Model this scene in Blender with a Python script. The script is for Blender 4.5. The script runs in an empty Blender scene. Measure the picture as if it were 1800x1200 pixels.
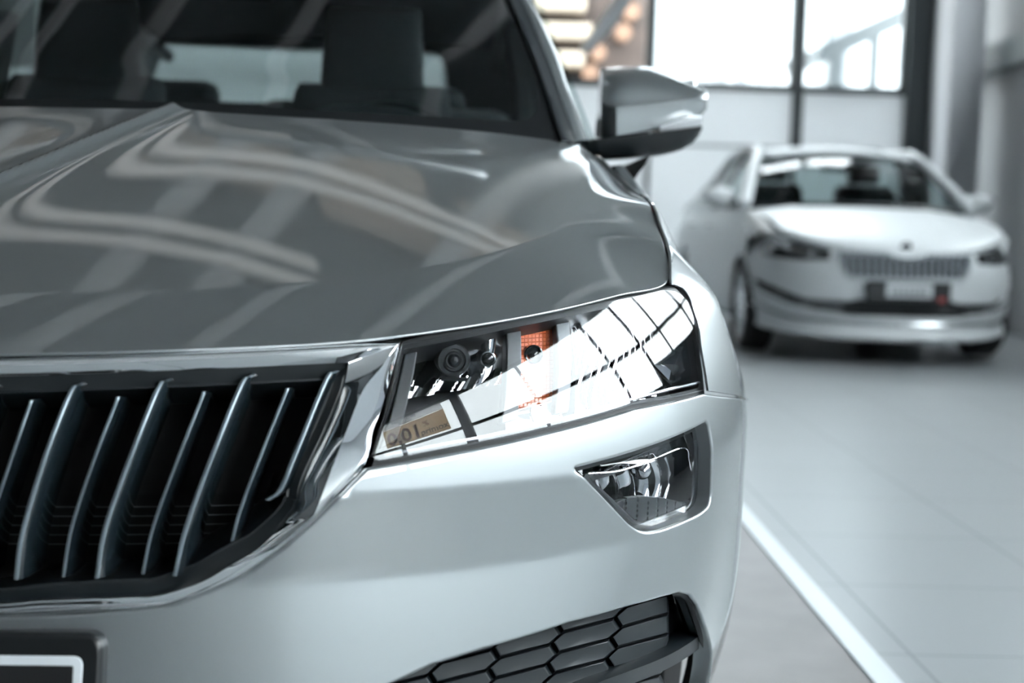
# A silver SUV close-up in a daylit showroom, a white saloon behind.  All lengths in metres.
import bpy, bmesh, math, random
import numpy as np
from mathutils import Matrix, Vector, geometry
random.seed(7)
PI = math.pi

# ------------------------------------------------------------------ camera
SC = bpy.context.scene
CAM_H, FOCAL_PX = 0.92, 2500.0
AISLE, ROLL = (857.0, 380.0), 0.028          # where the room's long axis vanishes in the frame; slight roll
def camera_axes():
    d = np.array([(AISLE[0] - 900) / FOCAL_PX, -(AISLE[1] - 600) / FOCAL_PX, -1.0]); d /= np.linalg.norm(d)
    up = np.array([math.sin(ROLL), math.cos(ROLL), 0.0])
    z = up - d * np.dot(up, d); z /= np.linalg.norm(z)
    return np.stack([np.cross(d, z), d, z], 1)
CAM_R = camera_axes()                          # rows: camera x, y, z in room axes
cam_data = bpy.data.cameras.new('camera')
cam = bpy.data.objects.new('camera', cam_data)
SC.collection.objects.link(cam)
cam_data.sensor_width = 36.0
cam_data.lens = FOCAL_PX / 1800 * 36.0
cam_data.clip_start, cam_data.clip_end = 0.05, 200
M4 = np.eye(4); M4[:3, :3] = CAM_R.T; M4[:3, 3] = (0, 0, CAM_H)
cam.matrix_world = Matrix(M4.tolist())
cam_data.dof.use_dof = True
cam_data.dof.focus_distance = 1.66
cam_data.dof.aperture_fstop = 3.4
SC.camera = cam

# ------------------------------------------------------------------ daylight and exposure
SC.view_settings.view_transform = 'Standard'
SC.view_settings.look = 'None'
SC.view_settings.gamma = 1.0
SC.view_settings.use_curve_mapping = False
SC.view_settings.exposure = 1.46
SKY = 8.5
world = bpy.data.worlds.new('overcast_sky'); SC.world = world
world.use_nodes = True
wn = world.node_tree.nodes['Background']
wn.inputs[0].default_value = (0.91, 0.965, 1.0, 1)
wn.inputs[1].default_value = SKY
SC.cycles.max_bounces = 10
SC.cycles.transparent_max_bounces = 16
SC.cycles.glossy_bounces = 6
SC.cycles.caustics_reflective = False
SC.cycles.caustics_refractive = False
SC.cycles.sample_clamp_indirect = 6.0
SC.cycles.use_denoising = True

# ------------------------------------------------------------------ tags and linking
COL = SC.collection
def tag(o, label=None, cat=None, group=None, kind=None):
    if label: o['label'] = label
    if cat: o['category'] = cat
    if group: o['group'] = group
    if kind: o['kind'] = kind
    return o
def empty(name, loc=(0, 0, 0), rz=0.0):
    o = bpy.data.objects.new(name, None); COL.objects.link(o)
    o.location = loc; o.rotation_euler = (0, 0, rz); o.empty_display_size = 0.2
    return o
def link(name, me, mat, parent=None):
    o = bpy.data.objects.new(name, me); COL.objects.link(o)
    for m in (mat if isinstance(mat, (list, tuple)) else [mat]): me.materials.append(m)
    if parent: o.parent = parent
    return o

# ------------------------------------------------------------------ materials
def mat(name, base=(.5, .5, .5), rough=.5, metal=0.0, coat=0.0, coat_rough=.03, spec=.5, ior=1.5, emit=None, estr=0, bump=None, noise=None):
    m = bpy.data.materials.new(name); m.use_nodes = True
    nt = m.node_tree; b = nt.nodes['Principled BSDF']
    b.inputs['Base Color'].default_value = (*base, 1)
    b.inputs['Roughness'].default_value = rough
    b.inputs['Metallic'].default_value = metal
    b.inputs['Coat Weight'].default_value = coat
    b.inputs['Coat Roughness'].default_value = coat_rough
    b.inputs['Specular IOR Level'].default_value = spec
    b.inputs['IOR'].default_value = ior
    if emit:
        b.inputs['Emission Color'].default_value = (*emit, 1); b.inputs['Emission Strength'].default_value = estr
    if bump or noise:
        tc = nt.nodes.new('ShaderNodeTexCoord'); n = nt.nodes.new('ShaderNodeTexNoise')
        nt.links.new(tc.outputs['Object'], n.inputs['Vector'])
        n.inputs['Scale'].default_value = (bump or noise)[0]; n.inputs['Detail'].default_value = 4
        if bump:
            bp = nt.nodes.new('ShaderNodeBump'); bp.inputs['Strength'].default_value = bump[1]; bp.inputs['Distance'].default_value = bump[2]
            nt.links.new(n.outputs['Fac'], bp.inputs['Height']); nt.links.new(bp.outputs['Normal'], b.inputs['Normal'])
        if noise:
            r = nt.nodes.new('ShaderNodeValToRGB')
            r.color_ramp.elements[0].position, r.color_ramp.elements[1].position = .35, .65
            r.color_ramp.elements[0].color = (*[c * (1 - noise[1]) for c in base], 1)
            r.color_ramp.elements[1].color = (*[min(1, c * (1 + noise[1])) for c in base], 1)
            nt.links.new(n.outputs['Fac'], r.inputs['Fac']); nt.links.new(r.outputs['Color'], b.inputs['Base Color'])
    return m
def glass(name, tint=(1, 1, 1), ior=1.5, rough=0.0):
    """a thin sheet: what it lets through keeps its way, the rest is mirrored by Fresnel"""
    m = bpy.data.materials.new(name); m.use_nodes = True
    nt = m.node_tree; nt.nodes.clear()
    out = nt.nodes.new('ShaderNodeOutputMaterial'); mx = nt.nodes.new('ShaderNodeMixShader')
    fr = nt.nodes.new('ShaderNodeFresnel'); fr.inputs['IOR'].default_value = ior
    tr_ = nt.nodes.new('ShaderNodeBsdfTransparent'); tr_.inputs['Color'].default_value = (*tint, 1)
    gl = nt.nodes.new('ShaderNodeBsdfGlossy'); gl.inputs['Roughness'].default_value = rough
    ge = nt.nodes.new('ShaderNodeNewGeometry'); mu = nt.nodes.new('ShaderNodeMath'); mu.operation = 'MULTIPLY_ADD'
    nt.links.new(ge.outputs['Backfacing'], mu.inputs[0]); mu.inputs[1].default_value = -1; mu.inputs[2].default_value = 1   # the second face adds nothing
    m2 = nt.nodes.new('ShaderNodeMath'); m2.operation = 'MULTIPLY'
    nt.links.new(mu.outputs[0], m2.inputs[0]); nt.links.new(fr.outputs[0], m2.inputs[1])
    nt.links.new(m2.outputs[0], mx.inputs[0]); nt.links.new(tr_.outputs[0], mx.inputs[1]); nt.links.new(gl.outputs[0], mx.inputs[2])
    nt.links.new(mx.outputs[0], out.inputs['Surface'])
    return m
MAT = {
    'paint': mat('silver_paint', (.262, .280, .292), .42, .80, 1.0, .012),
    'white_paint': mat('white_paint', (.58, .605, .62), .4, 0, .12, .2, spec=.3),
    'chrome': mat('chrome', (.86, .87, .88), .035, 1.0),
    'satin': mat('satin_metal', (.62, .64, .66), .22, 1.0),
    'reflector': mat('mirror_reflector', (.55, .56, .57), .06, 1.0),
    'black_gloss': mat('gloss_black_plastic', (.012, .014, .016), .12, 0, .6),
    'black': mat('black_plastic', (.011, .014, .016), .38),
    'void': mat('deep_black', (.004, .004, .005), .8),
    'slat': mat('grille_black', (.010, .016, .020), .24, 0, .7, .08),
    'hex': mat('dark_grille_plastic', (.006, .0095, .012), .45, spec=.4, bump=(900, .05, .001)),
    'rubber': mat('tyre_rubber', (.015, .015, .016), .7),
    'amber': mat('amber_lens', (.75, .14, .035), .18, 0, .8),
    'grey_trim': mat('grey_trim', (.10, .11, .115), .35),
    'cloth': mat('dark_seat_cloth', (.022, .026, .029), .9, bump=(300, .2, .002)),
    'dash': mat('dashboard_plastic', (.020, .025, .028), .55),
    'lining': mat('cabin_lining', (.09, .095, .10), .9),
    'plate_white': mat('plate_white', (.72, .75, .78), .35),
    'frit': mat('screen_print', (.004, .005, .006), .45, spec=.25),
    'holder': mat('plate_holder', (.008, .009, .010), .32),
    'plate_black': mat('plate_black', (.006, .006, .007), .5),
    'lamp_glass': glass('lamp_lens', (.97, .98, 1.0), 1.58),
    'car_glass': glass('car_glass', (.60, .66, .66), 1.60),
    'pane': glass('window_pane', (.93, .95, .95), 1.5),
}
MAT['paint'].node_tree.nodes['Principled BSDF'].inputs['Coat IOR'].default_value = 1.9
# ------------------------------------------------------------------ geometry helpers
CAR = np.array([-0.585, 1.30, 0.0])           # middle of the silver car's nose on the floor; +x its left side, +y rearward
def smooth(x): x = np.clip(x, 0, 1); return x * x * (3 - 2 * x)
def to_frame(P):
    """car metres -> frame pixels (1800 x 1200)"""
    c = (np.atleast_2d(P) + CAR - [0, 0, CAM_H]) @ CAM_R.T
    return np.stack([900 + FOCAL_PX * c[:, 0] / -c[:, 2], 600 - FOCAL_PX * c[:, 1] / -c[:, 2]], 1)
TRACED = []
# outline points in the order they are asked for: surface coordinates (lists of pairs) and points in car metres (triples)
BAKED = [
[(0.131,0.7774),(0.261,0.782),(0.3968,0.7875),(0.4696,0.7911),(0.5348,0.7961),(0.6066,0.803),(0.6882,0.811),(0.7867,0.821),(0.9034,0.8323),(1.0611,0.8426)], (0.82,0.6003,0.8891), (0.82,0.7003,0.9174), (0.8208,0.8103,0.948), 
(0.8195,1.02,0.9656), (0.7985,1.14,0.995), (0.7742,1.26,1.0311), (0.0828,0.18,0.8253), (0.2245,0.2,0.8319), (0.3562,0.235,0.8418), (0.4861,0.305,0.8583), (0.5815,0.391,0.8762), (0.6603,0.518,0.9005), (0.7044,0.66,0.9282), 
(0.7308,0.82,0.9622), (0.7487,1.05,1.0152), (0.7514,1.17,1.0403), (-0.1899,0.985,1.0789), (0.1236,0.985,1.0681), (0.3442,1.03,1.0607), (0.546,1.1,1.0563), (0.7082,1.2,1.0552), 
[(0.4854,0.6704),(0.5562,0.678),(0.6238,0.6849),(0.71,0.6943),(0.8504,0.7081),(1.0352,0.7098)], [(1.0882,0.7019),(1.5497,0.6432),(1.4235,0.6558)], 
[(0.1413,0.5352),(0.21,0.5371),(0.2604,0.5405),(0.297,0.5443),(0.3384,0.5578),(0.376,0.5759),(0.404,0.5968),(0.4283,0.6185),(0.4375,0.6266),(0.4586,0.6481)], 
[(0.7352,0.6528),(1.0305,0.6755),(1.0416,0.5714),(1.0095,0.5646),(0.8891,0.5623),(0.8588,0.5655),(0.8348,0.5776)], 
[(0.4818,0.4468),(0.5162,0.4561),(0.5534,0.4673),(0.6146,0.4758),(0.7274,0.4858),(0.8224,0.4862),(0.9016,0.4815),(0.949,0.477),(0.981,0.4672),(1.0112,0.4475),(1.0495,0.4118),(1.1128,0.3566),(1.22,0.2359),(1.22,0.16)], 
[(0.4959,0.0),(0.5286,0.1126),(0.5439,0.176),(0.5366,0.2285),(0.5063,0.3125),(0.4747,0.5084),(0.4594,0.778),(0.4527,1.0)], (0.7691,1.33,1.0587), (0.7526,1.375,1.1089), (0.7318,1.46,1.1746), (0.7168,1.55,1.2379), (0.6845,1.66,1.3215), 
(0.6571,1.74,1.375), (0.7386,1.24,1.0552), (0.7252,1.3,1.1029), (0.7094,1.37,1.1553), (0.691,1.46,1.2218), (0.6659,1.57,1.2999), (0.6414,1.67,1.3664), (0.7093,1.2,1.0542), (0.6969,1.265,1.0996), (0.683,1.34,1.1519), (0.6629,1.43,1.2177), 
(0.636,1.54,1.295), (0.6142,1.64,1.361), (0.7023,1.2,1.055), (0.6886,1.262,1.0991), (0.6744,1.335,1.1512), (0.6541,1.425,1.2169), (0.6281,1.535,1.2941), (0.6072,1.63,1.3593), 
[(-0.226,0.1196),(0.098,0.1032),(0.4896,0.0912),(0.7577,0.0955),(0.8997,0.1037)], [(0.9436,0.1155),(0.9743,0.1738),(0.9924,0.2698),(1.0024,0.3915),(1.0019,0.5341),(0.9944,0.7059)], [(0.0068,0.752)], [(0.1318,0.7585)], [(0.2178,0.7625)], 
[(0.3054,0.7664)], [(0.3966,0.7702)], [(0.4504,0.772)], [(0.477,0.7728)], [(0.4724,0.7558)], [(0.4661,0.7415)], [(0.446,0.7039)], [(0.4249,0.6636)], [(0.4163,0.6328)], [(0.4051,0.6164)], [(0.3798,0.5949)], [(0.3496,0.5795)], 
[(0.3243,0.565)], [(0.2855,0.553)], [(0.2563,0.552)], [(0.182,0.5496)], [(0.1419,0.5465)], [(0.0206,0.5395)], [(0.0096,0.7585)], [(0.1335,0.7654)], [(0.2186,0.7694)], [(0.3054,0.7733)], [(0.4014,0.7782)], [(0.4797,0.7826)], [(0.53,0.786)], 
[(0.5044,0.7616)], [(0.4813,0.7397)], [(0.4618,0.7051)], [(0.4453,0.6704)], [(0.4358,0.6445)], [(0.4291,0.6307)], [(0.4028,0.6045)], [(0.3713,0.5819)], [(0.342,0.5648)], [(0.297,0.548)], [(0.2561,0.5458)], [(0.1813,0.5446)], 
[(0.1411,0.5414)], [(0.0192,0.5344)], [(0.0045,0.769)], [(0.1302,0.7756)], [(0.2168,0.7792)], [(0.3053,0.7833)], [(0.4033,0.7879)], [(0.4833,0.7914)], [(0.5395,0.7928)], [(0.5261,0.7648)], [(0.5109,0.7346)], [(0.4954,0.7018)], 
[(0.4845,0.6729)], [(0.4602,0.6486)], [(0.439,0.6242)], [(0.4074,0.5976)], [(0.3765,0.5745)], [(0.3451,0.5591)], [(0.297,0.5439)], [(0.2574,0.5401)], [(0.1922,0.5368)], [(0.1403,0.5347)], [(0.0179,0.5283)], 
[(0.1321,0.7523),(0.1265,0.7496),(0.1187,0.742),(0.1013,0.6836),(0.0816,0.6087),(0.0736,0.5628)], [(0.212,0.7562),(0.2062,0.7535),(0.198,0.746),(0.1788,0.6873),(0.1593,0.6125),(0.1519,0.5656)], 
[(0.2971,0.7607),(0.2905,0.758),(0.2818,0.7504),(0.2581,0.6877),(0.2353,0.6158),(0.2271,0.5665)], [(0.3809,0.7656),(0.3738,0.7623),(0.3637,0.7537),(0.335,0.6872),(0.3112,0.6171),(0.3003,0.5673)], 
[(0.4681,0.7676),(0.4622,0.7649),(0.4523,0.7584),(0.4157,0.6856),(0.4009,0.6527),(0.3878,0.6385)], [(0.0771,0.7375),(0.0749,0.7281),(0.0647,0.6838),(0.0433,0.605),(0.034,0.5619)], 
[(0.1586,0.7419),(0.1562,0.7325),(0.1448,0.6881),(0.1238,0.6093),(0.115,0.5644)], [(0.2422,0.7462),(0.2398,0.7378),(0.2233,0.6888),(0.2025,0.6137),(0.1932,0.5643)], 
[(0.3273,0.7515),(0.3245,0.7431),(0.3035,0.6886),(0.2796,0.6132),(0.2693,0.566)], [(0.4138,0.7544),(0.4097,0.7453),(0.3837,0.6874),(0.3632,0.6262),(0.3555,0.5931)], [(0.2359,0.5215),(0.2239,0.5056),(0.2176,0.499)], 
[(0.539,0.7871),(0.5748,0.7916),(0.6276,0.7987),(0.6864,0.8069),(0.7843,0.8174),(0.8982,0.8272),(1.0331,0.8343),(1.0752,0.8317),(1.1041,0.8216),(1.0928,0.7899),(1.0696,0.7545),(1.0454,0.7144),(0.8528,0.7142),(0.7112,0.7001),(0.6246,0.6911),(0.5568,0.6841),(0.4994,0.6774),(0.4924,0.6788)], 
[(0.5421,0.7926),(0.6077,0.8064),(0.6909,0.8168),(0.7909,0.8271),(0.9102,0.8387),(1.0715,0.8487),(1.1051,0.8373),(1.1215,0.8231),(1.1098,0.7912),(1.0807,0.7538),(1.0548,0.7066),(0.9323,0.7043),(0.8488,0.7038),(0.7091,0.6896),(0.6232,0.6798),(0.5558,0.673),(0.4905,0.6658)], 
[(0.5687,0.8017),(0.7292,0.8232),(0.6995,0.7588),(0.5502,0.7464)], [(0.8471,0.8333),(1.1366,0.8473),(1.2804,0.8245),(1.2386,0.7721),(1.1836,0.7178),(0.7941,0.7095)], 
[(0.7972,0.7686),(0.8326,0.7699),(0.8127,0.7115),(0.6932,0.6999),(0.7016,0.7502)], [(0.5545,0.7927),(0.5671,0.7948),(0.5275,0.6998),(0.5108,0.6911)], [(0.6992,0.8128),(0.7195,0.8154),(0.68,0.7129),(0.6604,0.7098)], 
[(0.7935,0.8244),(0.8161,0.8264),(0.7636,0.7177),(0.7442,0.7152)], [(0.7404,0.8231),(0.8124,0.8305),(0.7631,0.7342),(0.6997,0.7275)], [(0.6158,0.7805)], [(0.6105,0.7593)], [(0.6668,0.7817)], [(0.6668,0.7817)], [(0.6776,0.7995)], 
[(0.7389,0.7842)], [(0.7389,0.7842)], [(0.9245,0.8077)], [(0.9387,0.7568),(1.0035,0.7686),(1.1179,0.7851),(1.0846,0.7312),(1.0289,0.7303),(0.9825,0.7271)], [(0.9797,0.7496)], 
[(0.9427,0.7542),(0.9832,0.7612),(1.0193,0.7672),(0.9876,0.7324),(0.9695,0.7338)], [(1.049,0.723),(0.8665,0.7193),(0.7193,0.705),(0.6304,0.6957),(0.561,0.6886),(0.5075,0.682)], 
[(0.7522,0.6494),(1.0237,0.6672),(1.0232,0.6249),(1.0198,0.5716),(0.8821,0.5687),(0.8675,0.5727),(0.8002,0.6175)], [(0.7235,0.6533),(1.0587,0.6822),(1.0699,0.5607),(1.021,0.5533),(0.8832,0.5559),(0.8514,0.5607),(0.8245,0.5771)], 
[(0.812,0.6172),(1.0579,0.6793),(1.0953,0.5963),(1.1203,0.5566),(1.0212,0.5723),(0.9014,0.5908),(0.875,0.5867)], [(0.778,0.6459),(0.837,0.6345),(0.911,0.6458),(0.9954,0.6481),(1.0131,0.6225),(1.0275,0.5953),(1.0338,0.5711)], 
[(0.7762,0.6398),(1.0444,0.6655),(1.031,0.645),(0.7969,0.6239)], [(0.8959,0.6285)], [(0.8352,0.5978),(0.8584,0.6004),(0.8887,0.5987),(0.9372,0.5902),(0.9977,0.5751),(1.0302,0.5673),(0.896,0.5667),(0.8794,0.5715)], 
[(0.4477,0.4034),(0.4988,0.4555),(0.5805,0.4811),(0.7814,0.4947),(1.0038,0.4797),(1.0501,0.4622),(1.0745,0.4259),(1.5284,0.2551),(1.0586,0.3641),(0.9439,0.3112),(0.7737,0.3437)], 
[(1.0081,0.4842),(1.0103,0.4707),(1.0128,0.4571),(0.9642,0.4615),(0.9223,0.4652),(0.8843,0.4684),(0.8702,0.4836),(0.8938,0.4902),(0.946,0.4877)], 
[(0.984,0.4869),(0.9856,0.4758),(0.9872,0.4647),(0.9457,0.4687),(0.9084,0.4722),(0.8746,0.475),(0.8623,0.4877),(0.8836,0.493),(0.9301,0.4904)], 
[(0.9814,0.4862),(0.9829,0.4759),(0.9844,0.4656),(0.9444,0.4696),(0.9084,0.4732),(0.8758,0.4761),(0.8638,0.488),(0.8844,0.4927),(0.9295,0.4899)], 
[(1.0126,0.4567),(1.0154,0.443),(1.0184,0.429),(0.9635,0.4358),(0.9167,0.4416),(0.8744,0.4466),(0.8604,0.462),(0.8841,0.468),(0.9221,0.4649),(0.9641,0.4612)], 
[(0.9867,0.4603),(0.9886,0.4491),(0.9906,0.4378),(0.9439,0.4437),(0.9021,0.4491),(0.8646,0.4534),(0.8524,0.4662),(0.8738,0.4711),(0.9077,0.4681),(0.9452,0.4645)], 
[(0.9837,0.4598),(0.9854,0.4494),(0.9871,0.4389),(0.9424,0.4448),(0.902,0.4501),(0.8658,0.4544),(0.8539,0.4664),(0.8747,0.4707),(0.9075,0.4677),(0.9437,0.4639)], 
[(1.0183,0.4286),(1.0218,0.4143),(1.026,0.3995),(0.9635,0.4095),(0.9111,0.418),(0.8642,0.4251),(0.8502,0.4406),(0.8742,0.4463),(0.9165,0.4413),(0.9634,0.4354)], 
[(0.9902,0.4333),(0.9924,0.4218),(0.995,0.4101),(0.9426,0.4185),(0.8956,0.4261),(0.8543,0.4321),(0.8422,0.4449),(0.8638,0.4495),(0.9014,0.445),(0.9435,0.4394)], 
[(0.9866,0.4329),(0.9887,0.4223),(0.991,0.4115),(0.9407,0.4196),(0.8954,0.4271),(0.8554,0.4331),(0.8437,0.4452),(0.8646,0.4491),(0.9011,0.4446),(0.9417,0.439)], 
[(1.0259,0.3991),(1.0313,0.3834),(1.0205,0.3721),(0.9566,0.3842),(0.9019,0.3951),(0.8538,0.4035),(0.8398,0.4195),(0.864,0.4248),(0.9109,0.4176),(0.9634,0.4091)], 
[(0.9949,0.4055),(0.9981,0.3933),(0.9879,0.3846),(0.9343,0.3947),(0.8857,0.404),(0.8438,0.4109),(0.8318,0.4239),(0.8534,0.4282),(0.8949,0.422),(0.9422,0.4141)], 
[(0.9907,0.4053),(0.9936,0.394),(0.9837,0.3861),(0.9323,0.396),(0.8855,0.405),(0.8449,0.4119),(0.8332,0.4241),(0.8542,0.4278),(0.8944,0.4216),(0.9402,0.4138)], 
[(1.0204,0.3716),(1.05,0.3473),(1.0199,0.342),(0.9518,0.3571),(0.8933,0.3712),(0.8438,0.3814),(0.8294,0.3981),(0.8537,0.4032),(0.9017,0.3947),(0.9565,0.3839)], 
[(0.9882,0.3796),(1.0088,0.3615),(0.9834,0.3572),(0.9268,0.37),(0.876,0.3815),(0.8335,0.3894),(0.8213,0.4029),(0.8429,0.4069),(0.8851,0.3998),(0.9341,0.3902)], 
[(0.9841,0.3795),(1.0032,0.3627),(0.9788,0.359),(0.9246,0.3716),(0.8757,0.3826),(0.8346,0.3904),(0.8228,0.4031),(0.8437,0.4066),(0.8846,0.3995),(0.932,0.39)], 
[(1.02,0.3415),(1.4748,0.1852),(1.0273,0.3102),(0.9516,0.3284),(0.8871,0.3459),(0.835,0.3581),(0.8196,0.376),(0.8437,0.3811),(0.8932,0.3708),(0.9517,0.3567)], 
[(0.9847,0.3518),(1.0192,0.3288),(0.9846,0.3279),(0.9225,0.3437),(0.8676,0.3579),(0.824,0.3671),(0.8113,0.3814),(0.8327,0.3854),(0.8755,0.3771),(0.9272,0.3651)], 
[(0.9805,0.3518),(1.0124,0.3305),(0.9794,0.33),(0.9198,0.3455),(0.8672,0.3592),(0.825,0.3682),(0.8128,0.3816),(0.8335,0.385),(0.875,0.3768),(0.925,0.365)], 
[(0.868,0.4837),(0.882,0.4685),(0.8583,0.4624),(0.8201,0.4655),(0.7859,0.4672),(0.7548,0.4677),(0.7464,0.4803),(0.7641,0.4882),(0.7955,0.4878),(0.8298,0.4863)], 
[(0.8505,0.4852),(0.8623,0.4727),(0.8415,0.4677),(0.8081,0.4702),(0.7778,0.4717),(0.7499,0.4723),(0.7422,0.4828),(0.7582,0.4893),(0.7864,0.4888),(0.817,0.4874)], 
[(0.8479,0.4846),(0.8591,0.473),(0.8392,0.4684),(0.8071,0.471),(0.7779,0.4725),(0.7509,0.4733),(0.7434,0.4832),(0.7588,0.489),(0.7862,0.4883),(0.8156,0.4869)], 
[(0.8581,0.462),(0.872,0.4468),(0.8481,0.4411),(0.81,0.4446),(0.7762,0.4465),(0.7454,0.4471),(0.7371,0.4596),(0.7546,0.4674),(0.7858,0.4669),(0.8199,0.4652)], 
[(0.8406,0.4638),(0.8522,0.4513),(0.8313,0.4466),(0.7981,0.4494),(0.7682,0.451),(0.7406,0.4517),(0.7331,0.4622),(0.7489,0.4686),(0.7768,0.468),(0.8071,0.4664)], 
[(0.8379,0.4633),(0.849,0.4516),(0.829,0.4473),(0.7971,0.4502),(0.7683,0.4519),(0.7416,0.4527),(0.7343,0.4626),(0.7495,0.4684),(0.7766,0.4676),(0.8057,0.4659)], 
[(0.848,0.4407),(0.8618,0.4253),(0.8378,0.4199),(0.7997,0.4238),(0.7664,0.4258),(0.736,0.4265),(0.7279,0.439),(0.7452,0.4468),(0.776,0.4462),(0.8098,0.4443)], 
[(0.8303,0.4428),(0.8418,0.4301),(0.8209,0.4257),(0.7881,0.4287),(0.7586,0.4305),(0.7315,0.4312),(0.7241,0.4417),(0.7396,0.4481),(0.7672,0.4473),(0.7971,0.4457)], 
[(0.8277,0.4422),(0.8386,0.4305),(0.8186,0.4265),(0.7871,0.4295),(0.7587,0.4313),(0.7324,0.4322),(0.7252,0.442),(0.7403,0.4478),(0.7669,0.4469),(0.7957,0.4452)], 
[(0.8376,0.4196),(0.8514,0.4038),(0.8274,0.3986),(0.7898,0.4028),(0.7568,0.405),(0.7268,0.4055),(0.7188,0.4182),(0.7359,0.4262),(0.7663,0.4255),(0.7996,0.4235)], 
[(0.8199,0.4219),(0.8313,0.4091),(0.8106,0.4048),(0.7783,0.408),(0.7492,0.4098),(0.7225,0.4105),(0.7154,0.4211),(0.7305,0.4275),(0.7576,0.4268),(0.7871,0.425)], 
[(0.8173,0.4214),(0.8281,0.4095),(0.8083,0.4056),(0.7773,0.4088),(0.7493,0.4107),(0.7235,0.4115),(0.7165,0.4214),(0.7311,0.4273),(0.7574,0.4264),(0.7858,0.4245)], 
[(0.8272,0.3983),(0.8414,0.3817),(0.8175,0.3766),(0.7803,0.3811),(0.7477,0.3834),(0.7183,0.3839),(0.7106,0.397),(0.7267,0.4052),(0.7567,0.4047),(0.7896,0.4025)], 
[(0.8096,0.4009),(0.8211,0.3877),(0.8006,0.3833),(0.7688,0.3868),(0.7402,0.3887),(0.7143,0.3893),(0.7073,0.4002),(0.7216,0.4068),(0.7483,0.4061),(0.7773,0.4042)], 
[(0.807,0.4004),(0.8179,0.3882),(0.7984,0.3842),(0.7679,0.3877),(0.7403,0.3897),(0.7152,0.3904),(0.7084,0.4005),(0.7223,0.4065),(0.748,0.4057),(0.776,0.4037)], 
[(0.8174,0.3762),(0.8326,0.3584),(0.809,0.3532),(0.7718,0.3582),(0.7395,0.3606),(0.711,0.3609),(0.703,0.3749),(0.7182,0.3835),(0.7476,0.3831),(0.7801,0.3808)], 
[(0.7998,0.3793),(0.8117,0.3654),(0.7919,0.3609),(0.7603,0.3647),(0.732,0.3667),(0.707,0.3672),(0.6998,0.3786),(0.7136,0.3854),(0.7394,0.3849),(0.768,0.3829)], 
[(0.7973,0.3789),(0.8086,0.3659),(0.7896,0.3619),(0.7593,0.3656),(0.7321,0.3677),(0.7079,0.3684),(0.7008,0.379),(0.7142,0.3852),(0.7391,0.3845),(0.7667,0.3824)], 
[(0.754,0.5009),(0.7626,0.4883),(0.7449,0.4804),(0.7168,0.4795),(0.6908,0.478),(0.6659,0.4763),(0.6589,0.4879),(0.6735,0.4966),(0.6989,0.4984),(0.7256,0.4999)], 
[(0.7424,0.5002),(0.75,0.4898),(0.7343,0.4832),(0.7093,0.4826),(0.6856,0.4816),(0.6629,0.4804),(0.6565,0.4902),(0.6698,0.4973),(0.6928,0.4985),(0.7169,0.4996)], 
[(0.7404,0.4994),(0.7478,0.4897),(0.7327,0.4837),(0.7086,0.4832),(0.6858,0.4824),(0.6638,0.4815),(0.6575,0.4906),(0.6704,0.4971),(0.6927,0.4981),(0.7159,0.4989)], 
[(0.7448,0.4801),(0.7531,0.4676),(0.7356,0.4598),(0.7082,0.4588),(0.6827,0.4575),(0.6582,0.4559),(0.6514,0.4675),(0.6657,0.476),(0.6906,0.4777),(0.7167,0.4792)], 
[(0.7333,0.4795),(0.7408,0.4691),(0.7253,0.4626),(0.7009,0.462),(0.6777,0.4612),(0.6554,0.4601),(0.6491,0.4699),(0.6621,0.4768),(0.6848,0.478),(0.7084,0.4789)], 
[(0.7314,0.4787),(0.7386,0.469),(0.7237,0.463),(0.7003,0.4626),(0.6779,0.462),(0.6563,0.4611),(0.6501,0.4702),(0.6627,0.4766),(0.6846,0.4776),(0.7074,0.4783)], 
[(0.7355,0.4595),(0.7437,0.447),(0.7264,0.4391),(0.6999,0.4382),(0.6748,0.437),(0.6508,0.4355),(0.644,0.4471),(0.6581,0.4556),(0.6826,0.4572),(0.7081,0.4585)], 
[(0.7243,0.4589),(0.7317,0.4486),(0.7165,0.442),(0.6928,0.4415),(0.67,0.4408),(0.6481,0.4398),(0.6419,0.4496),(0.6547,0.4565),(0.6769,0.4576),(0.7,0.4584)], 
[(0.7224,0.4582),(0.7295,0.4485),(0.715,0.4425),(0.6922,0.4422),(0.6702,0.4416),(0.649,0.4408),(0.6429,0.45),(0.6552,0.4563),(0.6767,0.4572),(0.6991,0.4578)], 
[(0.7263,0.4388),(0.7344,0.4263),(0.7175,0.4183),(0.6918,0.4175),(0.6672,0.4164),(0.6436,0.4149),(0.6369,0.4267),(0.6507,0.4352),(0.6747,0.4367),(0.6998,0.4379)], 
[(0.7156,0.4384),(0.7227,0.428),(0.7082,0.4214),(0.6849,0.421),(0.6626,0.4204),(0.641,0.4195),(0.6348,0.4293),(0.6474,0.4362),(0.6692,0.4372),(0.6919,0.4379)], 
[(0.7138,0.4376),(0.7206,0.4279),(0.7067,0.4219),(0.6843,0.4217),(0.6627,0.4212),(0.6419,0.4205),(0.6358,0.4297),(0.648,0.436),(0.6691,0.4368),(0.691,0.4373)], 
[(0.7174,0.418),(0.7253,0.4054),(0.7093,0.3972),(0.6841,0.3964),(0.6599,0.3953),(0.6367,0.394),(0.63,0.4061),(0.6435,0.4146),(0.6671,0.416),(0.6917,0.4172)], 
[(0.7073,0.4178),(0.7142,0.4072),(0.7002,0.4006),(0.6774,0.4003),(0.6554,0.3997),(0.6342,0.3989),(0.628,0.409),(0.6403,0.4159),(0.6618,0.4167),(0.6841,0.4174)], 
[(0.7056,0.417),(0.7123,0.4072),(0.6988,0.4011),(0.6767,0.401),(0.6555,0.4006),(0.635,0.4),(0.629,0.4093),(0.6409,0.4157),(0.6617,0.4163),(0.6832,0.4168)], 
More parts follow.
